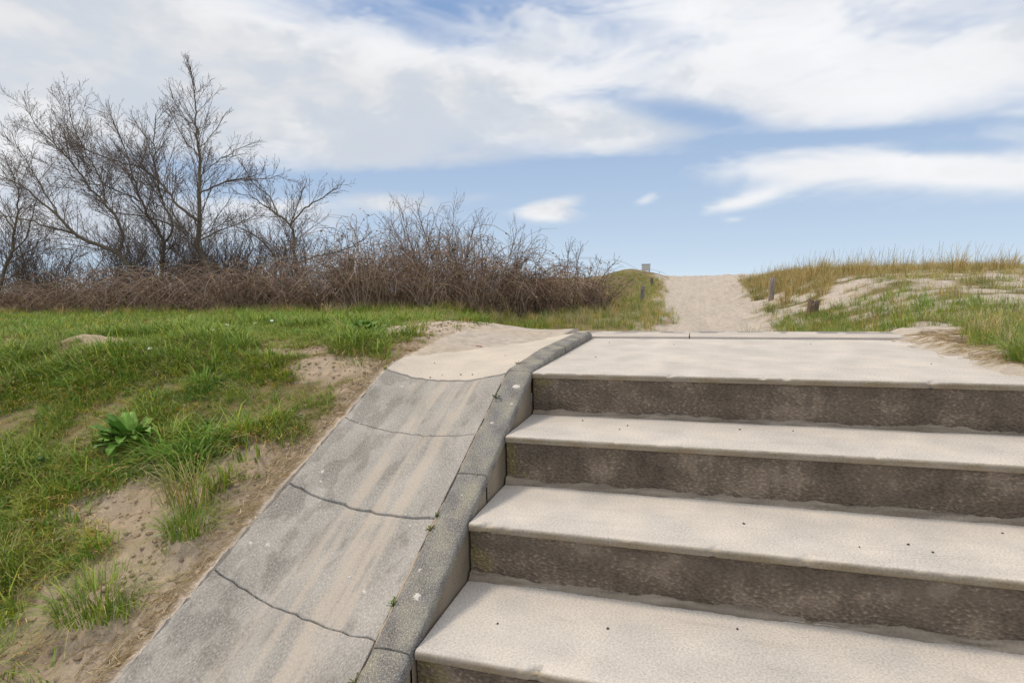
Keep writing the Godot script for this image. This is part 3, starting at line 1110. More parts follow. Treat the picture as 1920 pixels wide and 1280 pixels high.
	for i in 2600:
		var z := rng.randf_range(-0.5, 1.7)
		var x := -0.735 - absf(rng.randfn(0.0, 0.05)) if rng.randf() < 0.7 else rng.randf_range(-1.5, -0.75)
		if rng.randf() > 0.35 + 0.9 * absf(rough.get_noise_2d(z * 8.0, 4.0)) or x < -0.95 and bareness(x, z) < 0.12:
			continue
		var a := rng.randfn(1.0, 0.6)
		var len := rng.randf_range(0.015, 0.07)
		var dir := Vector3(cos(a), 0, -sin(a))
		var pts := PackedVector3Array()
		for k in 4:
			var q := Vector3(x, 0, z) + dir * len * (k / 3.0) + Vector3(rng.randf_range(-0.004, 0.004), 0, rng.randf_range(-0.004, 0.004))
			q.x = minf(q.x, -0.712)
			q.y = height(q.x, q.z) + 0.003 + 0.004 * rng.randf()
			pts.append(q)
		flat.tube(pts, 0.0011, 0.0007, 3, DRY[rng.randi() % 4])
	for i in 700:
		var z := rng.randf_range(-1.5, -0.1)
		var x := 1.66 + absf(rng.randfn(0.0, 0.14))
		var a := rng.randf() * TAU
		var pts := PackedVector3Array()
		for k in 3:
			var q := Vector3(x, 0, z) + Vector3(cos(a), 0, 0.5 * sin(a)) * 0.05 * k * rng.randf_range(0.6, 1.2)
			q.y = maxf(height(q.x, q.z), 0.0) + 0.004
			pts.append(q)
		flat.tube(pts, 0.0013, 0.0008, 3, DRY[rng.randi() % 4] * Color(0.8, 0.75, 0.7))
	part("stalks", flat.mesh(mats.dry_blade, false), litter)

	var clods := thing("soil_clods", Vector3.ZERO)
	tag(clods, "small clods and crumbs of dry soil on the bare parts of the bank", "soil", "", "stuff")
	var lumps := []
	for k in 4:
		var pale := Color(0.48, 0.37, 0.26).lerp(Color(0.30, 0.22, 0.15), k / 3.0)
		lumps.append(stone(0.008, 11 + k, pale))
	var pick_clod := func():
		var x := rng.randf_range(-1.7, -0.73)
		var z := rng.randf_range(-1.6, 1.7)
		if rng.randf() > bareness(x, z) * (0.35 + 1.2 * absf(rough.get_noise_2d(x * 6.0, z * 6.0))):
			return null
		return [Vector2(x, z), pow(rng.randf(), 2.5) * 1.3 + 0.12, Color(1, 1, 1)]
	scatter(clods, "clods", lumps, 9000, pick_clod)

	# tufts that stand on their own
	var spots := [
		[-0.95, 1.04, 0.115, 0.14, 520, "round green grass tuft alone on the bare soil low on the bank", 0],
		[-0.89, 0.79, 0.075, 0.13, 300, "bright green grass tuft with long blades at the edge of the ramp", 0],
		[-1.00, 0.66, 0.10, 0.20, 210, "long bladed grass tuft trailing over the bare soil patch", 1],
		[-1.42, 0.98, 0.13, 0.16, 420, "loose grass tuft with pale blades below the broad leaved plant", 1],
		[-1.10, 1.28, 0.11, 0.16, 380, "dark grass tuft in the lowest corner of the bank", 0],
		[-0.85, 0.31, 0.035, 0.07, 70, "tiny grass tuft in the sand beside the second ramp slab", 1],
		[-0.93, -0.30, 0.06, 0.09, 110, "low grass tuft in the sand above the top joint of the ramp", 1],
		[-0.92, 0.12, 0.06, 0.08, 110, "flat grass tuft in sand next to the uppermost sloping slab", 0],
		[-1.0, -1.05, 0.07, 0.10, 110, "grass tuft creeping onto the sand mound behind the ramp", 1],
		[1.80, -0.36, 0.13, 0.17, 600, "lush dark green grass clump at the sandy side of the landing", 0]]
	for q in spots:
		var m := tuft_mesh(q[4], q[2], q[3] * 0.45, q[3] * 1.1, 0.0035, 1.0, (GREEN if q[6] == 0 else MIXED), g)
		tag(single("grass_tuft", m, Vector3(q[0], height(q[0], q[1]), q[1])), q[5], "grass tuft", "grass tufts standing on bare sand")

	# marram along the dune
	var kinds := []
	for k in 4:
		kinds.append(tuft_mesh(150, 0.11, 0.20, 0.42, 0.006, 0.75, STRAW, y))
	kinds.append(tuft_mesh(130, 0.10, 0.16, 0.32, 0.006, 0.8, DUNEGREEN, g))
	var where := [[1.78, -10.6, 1.0, 0], [2.0, -9.6, 1.25, 1], [2.2, -8.9, 1.1, 2], [1.95, -7.9, 0.9, 3], [2.45, -9.2, 1.2, 0], [2.7, -9.6, 1.0, 1], [2.4, -7.6, 0.8, 2], [2.9, -8.8, 1.0, 3], [3.2, -9.4, 1.1, 0], [3.55, -9.0, 0.9, 1], [3.5, -10.2, 1.0, 2], [4.0, -9.8, 0.9, 3], [4.25, -8.4, 1.15, 0], [4.5, -8.3, 0.7, 1], [5.0, -9.0, 1.0, 2], [5.3, -9.3, 1.0, 0], [4.6, -10.6, 0.9, 1], [3.0, -11.2, 1.0, 2], [2.4, -11.6, 1.1, 3], [1.9, -12.4, 1.0, 0], [1.55, -8.6, 0.7, 4], [1.62, -10.2, 0.9, 4], [1.8, -13.2, 1.0, 4], [1.5, -6.4, 0.6, 4], [1.75, -6.9, 0.8, 3], [2.15, -6.6, 0.7, 1]]
	for q in where:
		var m: Mesh = kinds[q[3]]
		var o := single("marram_tuft", m, Vector3(q[0], height(q[0], q[1]) - 0.01, q[1]), rng.randf() * TAU)
		o.scale = Vector3.ONE * (q[2] * 1.1)
		tag(o, "green marram grass tuft on the sandy shoulder of the path" if q[3] == 4 else "straw coloured marram grass tuft on the dune", "grass tuft", "green marram tufts beside the path" if q[3] == 4 else "straw marram tufts on the dune")
	var stalks := thing("seed_stalks", Vector3.ZERO)
	tag(stalks, "thin upright seed stalks standing along the crest of the dune", "grass", "", "stuff")
	var up := Shape.new()
	for i in 260:
		var z := rng.randf_range(-13.0, -8.0)
		var x := rng.randf_range(1.6, 5.0)
		var b := Vector3(x, height(x, z), z)
		var lean := Vector3(rng.randfn(0.03, 0.06), 0, rng.randfn(0, 0.06))
		var top := rng.randf_range(0.25, 0.5)
		up.tube(PackedVector3Array([b, b + Vector3.UP * top * 0.6 + lean * 0.4, b + Vector3.UP * top + lean]), 0.0026, 0.0014, 3, STRAW[rng.randi() % 5] * Color(0.7, 0.7, 0.75))
	part("stalk", up.mesh(mats.twig, false), stalks)


# ---------------------------------------------------------------- trees and scrub
func bent(at: Vector3, dir: Vector3, length: float, steps: int, lift: float, wander: float) -> PackedVector3Array:
	var pts := PackedVector3Array([at])
	var d := dir.normalized()
	for i in steps:
		d = (d + Vector3(rng.randfn(0, wander), rng.randfn(0, wander) + lift, rng.randfn(0, wander))).normalized()
		at += d * length / steps
		pts.append(at)
	return pts


func twigs(s: Shape, pts: PackedVector3Array, r: float, depth: int, length: float, gap: float, lift: float, col: Color) -> void:
	# side shoots along a branch, each with shoots of its own
	var total := 0.0
	for i in pts.size() - 1:
		total += pts[i].distance_to(pts[i + 1])
	var at := total * 0.16 + rng.randf() * gap
	while at < total:
		var left := at
		var i := 0
		while i < pts.size() - 2 and left > pts[i].distance_to(pts[i + 1]):
			left -= pts[i].distance_to(pts[i + 1])
			i += 1
		var dir := (pts[i + 1] - pts[i]).normalized()
		var p := pts[i] + dir * minf(left, pts[i].distance_to(pts[i + 1]))
		var share := at / total
		var side := dir.cross(Vector3(rng.randfn(), rng.randfn(), rng.randfn())).normalized()
		var out_dir := (dir * rng.randf_range(0.55, 1.0) + side * rng.randf_range(0.5, 0.95) + Vector3.UP * lift).normalized()
		var len := length * rng.randf_range(0.45, 1.1) * (1.0 - 0.55 * share)
		var br := maxf(0.0020, minf(r * (1.0 - 0.75 * share) * 0.5, len * 0.009))
		var shoot := bent(p, out_dir, len, 4 if depth > 0 else 3, 0.05, 0.07)
		s.tube(shoot, br, maxf(0.0016, br * 0.4), 3, col * rng.randf_range(0.8, 1.25))
		if depth > 0:
			twigs(s, shoot, br, depth - 1, len * 0.58, gap * 1.25, lift * 0.8, col)
		at += gap * rng.randf_range(0.6, 1.4)


func smooth_line(flat: Array) -> PackedVector3Array:
	var knots := PackedVector3Array()
	for i in range(0, flat.size(), 3):
		knots.append(Vector3(flat[i], flat[i + 1], flat[i + 2]))
	var out := PackedVector3Array()
	for i in knots.size() - 1:
		var a := knots[maxi(i - 1, 0)]
		var d := knots[mini(i + 2, knots.size() - 1)]
		for k in 4:
			out.append(knots[i].cubic_interpolate(knots[i + 1], a, d, k / 4.0) + Vector3(rng.randfn(0, 0.008), rng.randfn(0, 0.006), rng.randfn(0, 0.012)))
	out.append(knots[knots.size() - 1])
	return out


func make_trees() -> void:
	var bark := Color(0.27, 0.225, 0.165)
	var twig := Color(0.17, 0.135, 0.112)
	for t in [
		["wind_bent_tree", "bare wind-bent tree with its main limb sweeping low and long over the grass", Vector3(-7.89, 0.33, -5.23), [
			[0.062, [0.00, 0.00, 0.00, -0.11, 0.37, 0.04, -0.29, 0.67, 0.10, -0.50, 0.80, 0.19, -0.82, 0.99, 0.31, -1.06, 1.30, 0.39, -1.33, 1.62, 0.49, -1.64, 1.91, 0.59, -2.01, 2.13, 0.72]],
			[0.036, [-0.36, 0.67, 0.04, -0.34, 0.94, -0.07, -0.48, 1.21, -0.13, -0.75, 1.56, -0.16, -1.08, 1.88, -0.17, -1.34, 2.21, -0.21, -1.72, 2.66, -0.21, -2.17, 3.08, -0.20, -2.48, 3.54, -0.23]],
			[0.022, [-0.96, 1.00, 0.20, -1.25, 1.16, 0.45, -1.49, 1.29, 0.68, -1.72, 1.35, 0.92]],
			[0.020, [-0.54, 1.53, 0.01, -0.72, 2.06, -0.07, -1.05, 2.57, -0.10, -1.31, 3.09, -0.15, -1.44, 3.61, -0.24]],
			[0.018, [-1.25, 1.32, 0.25, -1.64, 1.80, 0.15, -2.15, 2.45, 0.06, -2.55, 3.00, -0.04]],
		]],
		["upright_tree", "tallest bare tree with a straight slender leader above the hedge", Vector3(-6.42, 0.30, -5.27), [
			[0.068, [0.00, 0.00, 0.00, -0.09, 0.32, -0.01, -0.24, 0.57, -0.01, -0.32, 0.79, -0.01, -0.32, 1.18, -0.07, -0.31, 1.68, -0.13, -0.33, 2.11, -0.18, -0.35, 2.47, -0.22, -0.42, 2.86, -0.25, -0.44, 3.26, -0.30, -0.47, 3.66, -0.34]],
			[0.020, [-0.27, 1.67, -0.09, 0.06, 1.78, -0.10, 0.40, 1.85, -0.11, 0.77, 1.82, -0.12, 1.17, 1.84, -0.14]],
			[0.030, [-0.28, 1.17, -0.04, -0.68, 1.48, -0.06, -1.03, 1.87, -0.12, -1.45, 2.19, -0.14, -1.91, 2.34, -0.14, -2.45, 2.57, -0.12, -2.97, 2.83, -0.10]],
			[0.011, [-0.29, 2.45, -0.17, -0.20, 2.68, -0.32, -0.05, 3.10, -0.52]],
			[0.009, [-0.35, 2.84, -0.19, -0.48, 2.95, -0.05, -0.59, 3.44, 0.03]],
			[0.013, [-0.28, 1.95, -0.12, -0.15, 2.22, -0.33, 0.02, 2.43, -0.54, 0.21, 2.61, -0.76]],
			[0.012, [-0.29, 2.27, -0.15, -0.65, 2.64, -0.23, -0.99, 3.19, -0.34]],
			[0.016, [-0.29, 0.82, 0.01, 0.11, 0.97, 0.07, 0.56, 1.08, 0.13, 0.99, 1.21, 0.20]],
		]],
		["many_stemmed_tree", "bare tree with two forked stems between the leaning tree and the tall tree", Vector3(-7.83, 0.32, -5.57), [
			[0.045, [0.00, 0.00, 0.00, -0.04, 0.50, -0.08, -0.04, 0.88, -0.17, -0.27, 1.24, -0.18, -0.49, 1.67, -0.20, -0.68, 2.15, -0.24, -0.88, 2.79, -0.29, -1.15, 3.35, -0.31]],
			[0.030, [0.03, 0.87, -0.10, 0.24, 1.17, -0.11, 0.16, 1.53, -0.04, 0.08, 2.05, 0.01, 0.11, 2.62, 0.03, 0.21, 3.11, 0.03]],
			[0.018, [0.17, 1.18, -0.18, -0.02, 1.31, 0.08, -0.26, 1.37, 0.36, -0.49, 1.42, 0.64]],
			[0.034, [0.62, -0.02, -0.19, 0.47, 0.41, -0.19, 0.25, 0.68, -0.15, 0.03, 0.86, -0.10]],
			[0.016, [-0.34, 1.64, -0.07, -0.79, 1.83, -0.12, -1.32, 2.03, -0.15, -1.94, 2.07, -0.14]],
		]],
		["small_tree", "small round-crowned bare tree between the tall tree and the bramble mound", Vector3(-4.87, 0.31, -5.44), [
			[0.044, [0.00, 0.00, 0.00, -0.18, 0.28, -0.02, -0.28, 0.49, -0.05, -0.33, 0.77, -0.11, -0.41, 1.05, -0.16, -0.65, 1.27, -0.16, -0.91, 1.46, -0.14, -1.11, 1.61, -0.14]],
			[0.020, [-0.30, 1.03, -0.01, -0.09, 1.26, -0.02, 0.11, 1.38, -0.02, 0.38, 1.53, -0.04, 0.59, 1.64, -0.04]],
			[0.019, [-0.21, 0.40, 0.02, 0.06, 0.51, -0.02, 0.38, 0.58, -0.08, 0.70, 0.69, -0.13, 0.95, 0.88, -0.18]],
			[0.014, [-0.50, 1.24, 0.03, -0.67, 1.54, -0.06, -0.98, 1.80, -0.09, -1.22, 2.15, -0.16]],
			[0.014, [-0.30, 1.03, -0.01, -0.24, 1.38, -0.12, -0.14, 1.80, -0.25]],
		]],
		["bare_tree", "bare crooked tree partly cut off beyond the leaning tree", Vector3(-10.72, 0.39, -4.98), [
			[0.042, [0.00, 0.00, 0.00, 0.07, 0.47, -0.11, 0.15, 0.71, -0.19, 0.15, 1.14, -0.27, 0.14, 1.62, -0.36, 0.07, 2.03, -0.41, -0.13, 2.52, -0.43]],
			[0.020, [0.22, 0.70, -0.14, 0.59, 0.99, -0.15, 0.80, 1.32, -0.11, 1.05, 1.72, -0.09]],
			[0.018, [0.11, 0.47, -0.08, 0.55, 0.69, -0.14, 0.92, 0.90, -0.17, 1.31, 0.93, -0.19]],
			[0.020, [0.26, 1.13, -0.20, -0.14, 1.47, -0.27, -0.62, 1.90, -0.32]],
		]],
		["sapling", "low crooked sapling in the brambles between two bare trees", Vector3(-5.74, 0.29, -5.59), [
			[0.026, [0.00, 0.00, 0.00, 0.13, 0.46, -0.04, -0.01, 0.82, 0.02, -0.21, 0.99, 0.12, -0.44, 1.13, 0.23]],
			[0.014, [0.10, 0.46, -0.08, 0.17, 0.68, -0.23, 0.03, 0.94, -0.32]],
			[0.020, [-0.31, 0.01, 0.10, -0.37, 0.47, 0.03, -0.29, 0.80, -0.06, -0.42, 1.13, -0.09]],
		]],
	]:
		var base: Vector3 = t[2]
		var foot := height(base.x, base.z)
		var root := thing(t[0], Vector3(base.x, foot, base.z))
		tag(root, t[1], "tree", "bare trees above the hedge")
		var lift := base.y - foot
		var trunk := Shape.new()
		var crown := Shape.new()
		for n in t[3].size():
			var limb: Array = t[3][n]
			var pts := smooth_line(limb[1])
			for i in pts.size():
				pts[i].y = pts[i].y * 0.90 + lift
			if n == 0 or pts[0].y < lift + 0.1:
				pts.insert(0, Vector3(pts[0].x + 0.03, -0.05, pts[0].z))
			var r: float = limb[0] * 0.74
			trunk.tube(pts, r, 0.0045, 9 if r > 0.03 else 6, bark)
			var size := 0.0
			for i in pts.size() - 1:
				size += pts[i].distance_to(pts[i + 1])
			twigs(crown, pts, r, 2, clampf(size * 0.46, 0.4, 1.05), 0.041, 0.20, twig)
		part("trunk", trunk.mesh(mats.bark), root)
		part("crown", crown.mesh(mats.twig, false), root)

	for q in [["bramble_shrub", "large bushy thorn shrub rising out of the bramble mound", Vector3(-2.95, 0, -6.1), 40, 0.75, 1.55, 1.0], ["thorn_shrub", "small dark thorn shrub with long arching shoots at the end of the brambles", Vector3(-1.35, 0, -7.0), 16, 0.35, 1.15, 0.7], ["thorn_shrub", "thin twiggy thorn shrub between the small tree and the bramble mound", Vector3(-4.1, 0, -6.2), 16, 0.5, 1.05, 0.6], ["thorn_shrub", "tall grey thorn shrub behind the fork of the leaning tree", Vector3(-8.9, 0, -6.3), 44, 1.0, 1.75, 0.5], ["thorn_shrub", "tall tangled thorn shrub between the leaning tree and the tallest tree", Vector3(-7.3, 0, -6.1), 46, 0.9, 1.6, 0.55], ["thorn_shrub", "tangled thorn shrub between the tallest tree and the small tree", Vector3(-5.7, 0, -6.1), 42, 0.9, 1.35, 0.55], ["thorn_shrub", "tall thorn shrub behind the crooked tree", Vector3(-11.2, 0, -5.8), 44, 1.0, 1.7, 0.5], ["thorn_shrub", "low twiggy thorn shrub at the foot of the crooked tree", Vector3(-9.6, 0, -5.2), 18, 0.8, 0.95, 0.6], ["thorn_shrub", "twiggy thorn shrub under the limb of the leaning tree", Vector3(-8.6, 0, -5.6), 16, 0.6, 1.0, 0.7]]:
		var at: Vector3 = q[2]
		at.y = height(at.x, at.z)
		var root := thing(q[0], at)
		tag(root, q[1], "shrub", "leafless shrubs in the hedge")
		var crown := Shape.new()
		for i in q[3]:
			var f := rng.randf_range(-1, 1)
			var b := Vector3(f * q[4], -0.04, rng.randf_range(-0.3, 0.3))
			var dir := Vector3(f * q[6] + rng.randfn(0, 0.25), 1.0, rng.randfn(0, 0.35))
			var len: float = q[5] * rng.randf_range(0.65, 1.1) * (1.0 - 0.25 * absf(f))
			var pts := bent(b, dir, len, 7, 0.02, 0.10)
			var stem := Shape.new()
			stem.tube(pts, rng.randf_range(0.007, 0.014), 0.003, 4, Color(0.17, 0.14, 0.11))
			part("stem", stem.mesh(mats.twig, false), root)
			twigs(crown, pts, 0.012, 1, len * 0.42, 0.045, 0.25, Color(0.16, 0.12, 0.095))
		part("crown", crown.mesh(mats.twig, false), root)

	# arching brambles along the foot of the hedge
	for q in [[-12.2, -9.6, 0.34, 0.5, "dark tangled brambles below the crooked tree"], [-9.6, -7.2, 0.42, 0.5, "tangled brown brambles around the foot of the leaning tree"], [-7.2, -4.9, 0.40, 0.5, "tangled brown brambles around the foot of the tallest tree"], [-4.9, -3.7, 0.48, 0.55, "brown brambles hanging over the grass below the small tree"], [-3.9, -1.7, 0.80, 0.75, "high mound of matted brown brambles under the bushy shrub"], [-1.9, -0.75, 0.50, 0.5, "low reddish brambles at the end of the hedge by the dune"]]:
		var x0: float = q[0]
		var x1: float = q[1]
		var mid := (x0 + x1) / 2.0
		var zm := hedge_line(mid) - 0.6
		var root := thing("bramble_thicket", Vector3(mid, height(mid, zm), zm))
		tag(root, q[4], "brambles", "brambles along the hedge")
		var canes := Shape.new()
		var leaves := Shape.new()
		var n := int((x1 - x0) * 560.0 * (0.6 + q[2]))
		for i in n:
			var x := rng.randf_range(x0, x1)
			var e := ss(x0 - 0.1, x0 + 0.35, x) * ss(x1 + 0.1, x1 - 0.35, x) if q[2] > 0.6 else 1.0
			var z: float = hedge_line(x) - 0.15 + 0.4 * broad.get_noise_2d(x * 7.0, 11.0) - rng.randf() * 1.3 * q[3] - 0.1
			var top: float = q[2] * (0.35 + 0.65 * e) * rng.randf_range(0.35, 1.12) * clampf(1.0 + 1.5 * broad.get_noise_2d(x * 5.0, z * 4.0) + 0.6 * rough.get_noise_2d(x * 5.0, 1.0), 0.35, 1.6)
			var b := Vector3(x, height(x, z) - 0.02, z) - root.position
			var a := rng.randf() * TAU
			var reach := minf(top, 0.65) * rng.randf_range(0.7, 2.0)
			var over := Vector3(cos(a), 0, sin(a) * 0.8 + 0.25) * reach
			var fall := rng.randf_range(0.25, 0.95)
			var pts := PackedVector3Array()
			for k in 7:
				var t := k / 6.0
				pts.append(b + over * t + Vector3(rng.randfn(0, 0.012), top * (1.0 - pow(absf(t - fall) / maxf(fall, 1.0 - fall * 0.4), 2.0)), rng.randfn(0, 0.012)))
			pts[0] = b
			var c: Color = [Color(0.32, 0.22, 0.165), Color(0.40, 0.29, 0.22), Color(0.26, 0.18, 0.135), Color(0.48, 0.38, 0.29), Color(0.20, 0.14, 0.105)][rng.randi() % 5]
			canes.tube(pts, rng.randf_range(0.0028, 0.0055), 0.0016, 3, c)
			for k in 3:
				if rng.randf() < 0.6:
					continue
				var p: Vector3 = pts[1 + rng.randi() % 6] + Vector3(rng.randfn(0, 0.02), rng.randfn(0, 0.02), rng.randfn(0, 0.02))
				var u := Vector3(rng.randfn(), rng.randfn(), rng.randfn()).normalized() * rng.randf_range(0.010, 0.024)
				var w := u.cross(Vector3(rng.randfn(), rng.randfn(), rng.randfn())).normalized() * u.length() * 0.6
				var lc: Color = [Color(0.28, 0.18, 0.11), Color(0.17, 0.13, 0.07), Color(0.11, 0.13, 0.04), Color(0.34, 0.24, 0.15)][rng.randi() % 4]
				var f := leaves.v.size()
				leaves.v.append_array([p - u, p + w, p + u, p - w])
				leaves.c.append_array([lc, lc, lc, lc])
				leaves.uv.append_array([Vector2.ZERO, Vector2.ZERO, Vector2.ZERO, Vector2.ZERO])
				leaves.ix.append_array([f, f + 1, f + 2, f, f + 2, f + 3])
		part("canes", canes.mesh(mats.twig, false), root).set_meta("kind", "stuff")
		part("withered_leaves", leaves.mesh(mats.dry_blade, false), root).set_meta("kind", "stuff")


# ---------------------------------------------------------------- plants, posts and small things
func leaf_mesh(length: float, width: float, arch: float, wave: float, col: Color) -> ArrayMesh:
	var s := Shape.new()
	var grid := []
	var cols := []
	for i in 11:
		var t := i / 10.0
		var w := width * 0.5 * pow(sin(PI * clampf(pow(maxf(t - 0.16, 0.0) / 0.84, 0.72), 0, 1)), 0.8) + 0.0025 * (1.0 - t)
		var row := PackedVector3Array()
		var crow := PackedColorArray()
		var rise := sin(t * arch) / arch
		var run := (1.0 - cos(t * arch)) / arch
		for k in 7:
			var u := (k - 3) / 3.0
			var ripple := wave * absf(u) * sin(t * 17.0 + (2.0 if k > 3 else 0.0)) * w
			row.append(Vector3(u * w, rise * length + absf(u) * w * 0.28 + ripple, run * length + 0.3 * ripple))
			crow.append(col * (1.35 if k == 3 else 1.0))
		grid.append(row)
		cols.append(crow)
	s.rows(grid, [], cols, Vector3(0, 0, 1))
	return s.mesh(mats.dock_leaf)


func broad_plant(label: String, at: Vector2, leaves: int, size: float, tones: Array, upright: float) -> Node3D:
	var root := thing("broadleaf_plant", Vector3(at.x, height(at.x, at.y), at.y))
	tag(root, label, "plant", "broad leaved plants on the bank")
	var kinds := []
	for k in 6:
		kinds.append(leaf_mesh(size * rng.randf_range(0.75, 1.1), size * rng.randf_range(0.32, 0.46), rng.randf_range(0.8, 2.0), rng.randf_range(0.25, 0.6), tones[k % tones.size()]))
	for i in leaves:
		var o := part("leaf", kinds[i % 6], root)
		var a := TAU * i * 0.382 + rng.randf_range(-0.9, 0.9)
		var lean := lerpf(0.1, 1.05 - upright, float(i) / leaves) + rng.randf_range(-0.25, 0.3)
		o.basis = Basis(Vector3.UP, a) * Basis(Vector3.RIGHT, lean)
		o.basis = o.basis.scaled(Vector3.ONE * rng.randf_range(0.75, 1.1))
		o.position = Vector3(sin(a), 0, cos(a)) * 0.012 * size / 0.15 + Vector3(0, -0.005, 0)
	return root


func post(label: String, at: Vector2, tall: float, radius: float, tilt: Vector2, ragged: float, col: Color, called := "wooden_post") -> void:
	var s := Shape.new()
	var grid := []
	var uvs := []
	var cols := []
	for i in 9:
		var t := i / 7.0
		var row := PackedVector3Array()
		var urow := PackedVector2Array()
		var crow := PackedColorArray()
		for k in 15:
			var a := TAU * k / 14.0
			var r := radius * (1.0 + 0.10 * rough.get_noise_2d(cos(a) * 20.0 + at.x * 50.0, sin(a) * 20.0) + 0.03 * sin(a * 5.0))
			var y := -0.12 + (tall + 0.12) * minf(t, 1.0)
			if i >= 7:
				y += ragged * (0.6 + 1.4 * rough.get_noise_2d(cos(a) * 30.0 + 7.0, sin(a) * 30.0 + at.y * 9.0)) * (1.0 if i == 7 else 0.5)
			if i == 8:
				r *= 0.05
			row.append(Vector3(cos(a) * r + tilt.x * y, y, sin(a) * r + tilt.y * y))
			urow.append(Vector2(k / 14.0 * 2.0, y * 2.0))
			crow.append(col)
		grid.append(row)
		uvs.append(urow)
		cols.append(crow)
	s.rows(grid, uvs, cols, Vector3.UP)
	# the lathe's faces look outwards
	var o := single(called, s.mesh(mats.weathered_wood), Vector3(at.x, height(at.x, at.y), at.y))
	tag(o, label, "post", "weathered posts beside the sand path")


func stone(size: float, seed_: int, col: Color) -> ArrayMesh:
	var s := Shape.new()
	var grid := []
	var cols := []
	for i in 6:
		var row := PackedVector3Array()
		var crow := PackedColorArray()
		var th := PI * i / 5.0
		for k in 9:
			var a := TAU * (k % 8) / 8.0
			var d := Vector3(sin(th) * cos(a), cos(th), sin(th) * sin(a))
			row.append(d * size * Vector3(1.0, 0.6, 0.8) * (1.0 + 0.5 * rough.get_noise_3dv(d * 22.0 + Vector3.ONE * seed_ * 9.0)))
			crow.append(col)
		grid.append(row)
		cols.append(crow)
	s.rows(grid, [], cols, Vector3.UP)
	return s.mesh(mats.plain, false)


func flower(label: String, at: Vector2, tall: float, white: bool) -> void:
	var root := thing("daisy" if white else "dead_nettle", Vector3(at.x, height(at.x, at.y), at.y))
	tag(root, label, "flower", "daisies in the grass" if white else "purple flowers in the grass")
	var tip := Vector3(rng.randfn(0, 0.008), tall, rng.randfn(0, 0.008))
	var s := Shape.new()
	s.tube(PackedVector3Array([Vector3(0, -0.01, 0), tip * 0.5 + Vector3(0.003, 0, 0), tip]), 0.0013, 0.0011, 4, Color(0.12, 0.18, 0.04))
	part("stem", s.mesh(mats.grass_blade, false), root)
	var tilt := Basis(Vector3(rng.randfn(), 0, rng.randfn()).normalized(), rng.randf_range(0.2, 0.7))
	if white:
		s = Shape.new()
		for k in 15:
			var a := TAU * k / 15.0
			var d := tilt * Vector3(cos(a), 0.14 * rng.randf(), sin(a))
			var w := tilt * Vector3(-sin(a), 0, cos(a)) * 0.0021
			var f := s.v.size()
			s.v.append_array([tip + d * 0.002 - w * 0.5, tip + d * 0.002 + w * 0.5, tip + d * 0.0095 + w, tip + d * 0.0115, tip + d * 0.0095 - w])
			for j in 5:
				s.c.append(Color(0.80, 0.79, 0.78))
				s.uv.append(Vector2.ZERO)
			s.ix.append_array([f, f + 1, f + 2, f, f + 2, f + 4, f + 4, f + 2, f + 3])
		part("petals", s.mesh(mats.plain, false), root)
		var eye := SphereMesh.new()
		eye.radius = 0.0034
		eye.height = 0.004
		eye.radial_segments = 10
		eye.rings = 5
		var m := StandardMaterial3D.new()
		m.albedo_color = Color(0.75, 0.50, 0.03).linear_to_srgb()
		m.roughness = 0.8
		eye.material = m
		part("flower_eye", eye, root, tip + tilt * Vector3(0, 0.001, 0))
	else:
		s = Shape.new()
		for k in 16:
			var a := rng.randf() * TAU
			var y := rng.randf_range(-0.02, 0.008)
			var d := Vector3(cos(a), rng.randf_range(-0.3, 0.5), sin(a))
			var w := Vector3(-sin(a), 0, cos(a)) * 0.004
			var f := s.v.size()
			var c: Color = [Color(0.16, 0.05, 0.10), Color(0.26, 0.10, 0.22), Color(0.11, 0.07, 0.05)][k % 3]
			s.v.append_array([tip + Vector3.UP * y, tip + Vector3.UP * y + d * 0.006 + w, tip + Vector3.UP * y + d * 0.013, tip + Vector3.UP * y + d * 0.006 - w])
			s.c.append_array([c, c, c, c])
			s.uv.append_array([Vector2.ZERO, Vector2.ZERO, Vector2.ZERO, Vector2.ZERO])
			s.ix.append_array([f, f + 1, f + 2, f, f + 2, f + 3])
		part("petals", s.mesh(mats.plain, false), root)


func sprig(label: String, at: Vector3, size: float, col: Color) -> void:
	var root := thing("joint_weed", at)
	tag(root, label, "weed", "weeds in the joint between ramp and kerb")
	var s := Shape.new()
	for k in 14:
		var a := rng.randf() * TAU
		var d := Vector3(cos(a), rng.randf_range(0.15, 0.7), sin(a)) * size * rng.randf_range(0.3, 1.0)
		var p := d + Vector3(0, 0, rng.randfn(0, size * 0.5))
		var w := Vector3(-sin(a), 0.2, cos(a)) * size * 0.22
		var u := d.normalized() * size * 0.3
		var f := s.v.size()
		var c := col * rng.randf_range(0.7, 1.25)
		s.v.append_array([p - u, p + w, p + u, p - w])
		s.c.append_array([c, c, c, c])
		s.uv.append_array([Vector2.ZERO, Vector2.ZERO, Vector2.ZERO, Vector2.ZERO])
		s.ix.append_array([f, f + 1, f + 2, f, f + 2, f + 3])
		s.tube(PackedVector3Array([Vector3(0, -0.008, 0), p * 0.6, p]), 0.0008, 0.0006, 3, col * 0.8)
	part("leaves", s.mesh(mats.grass_blade, false), root)


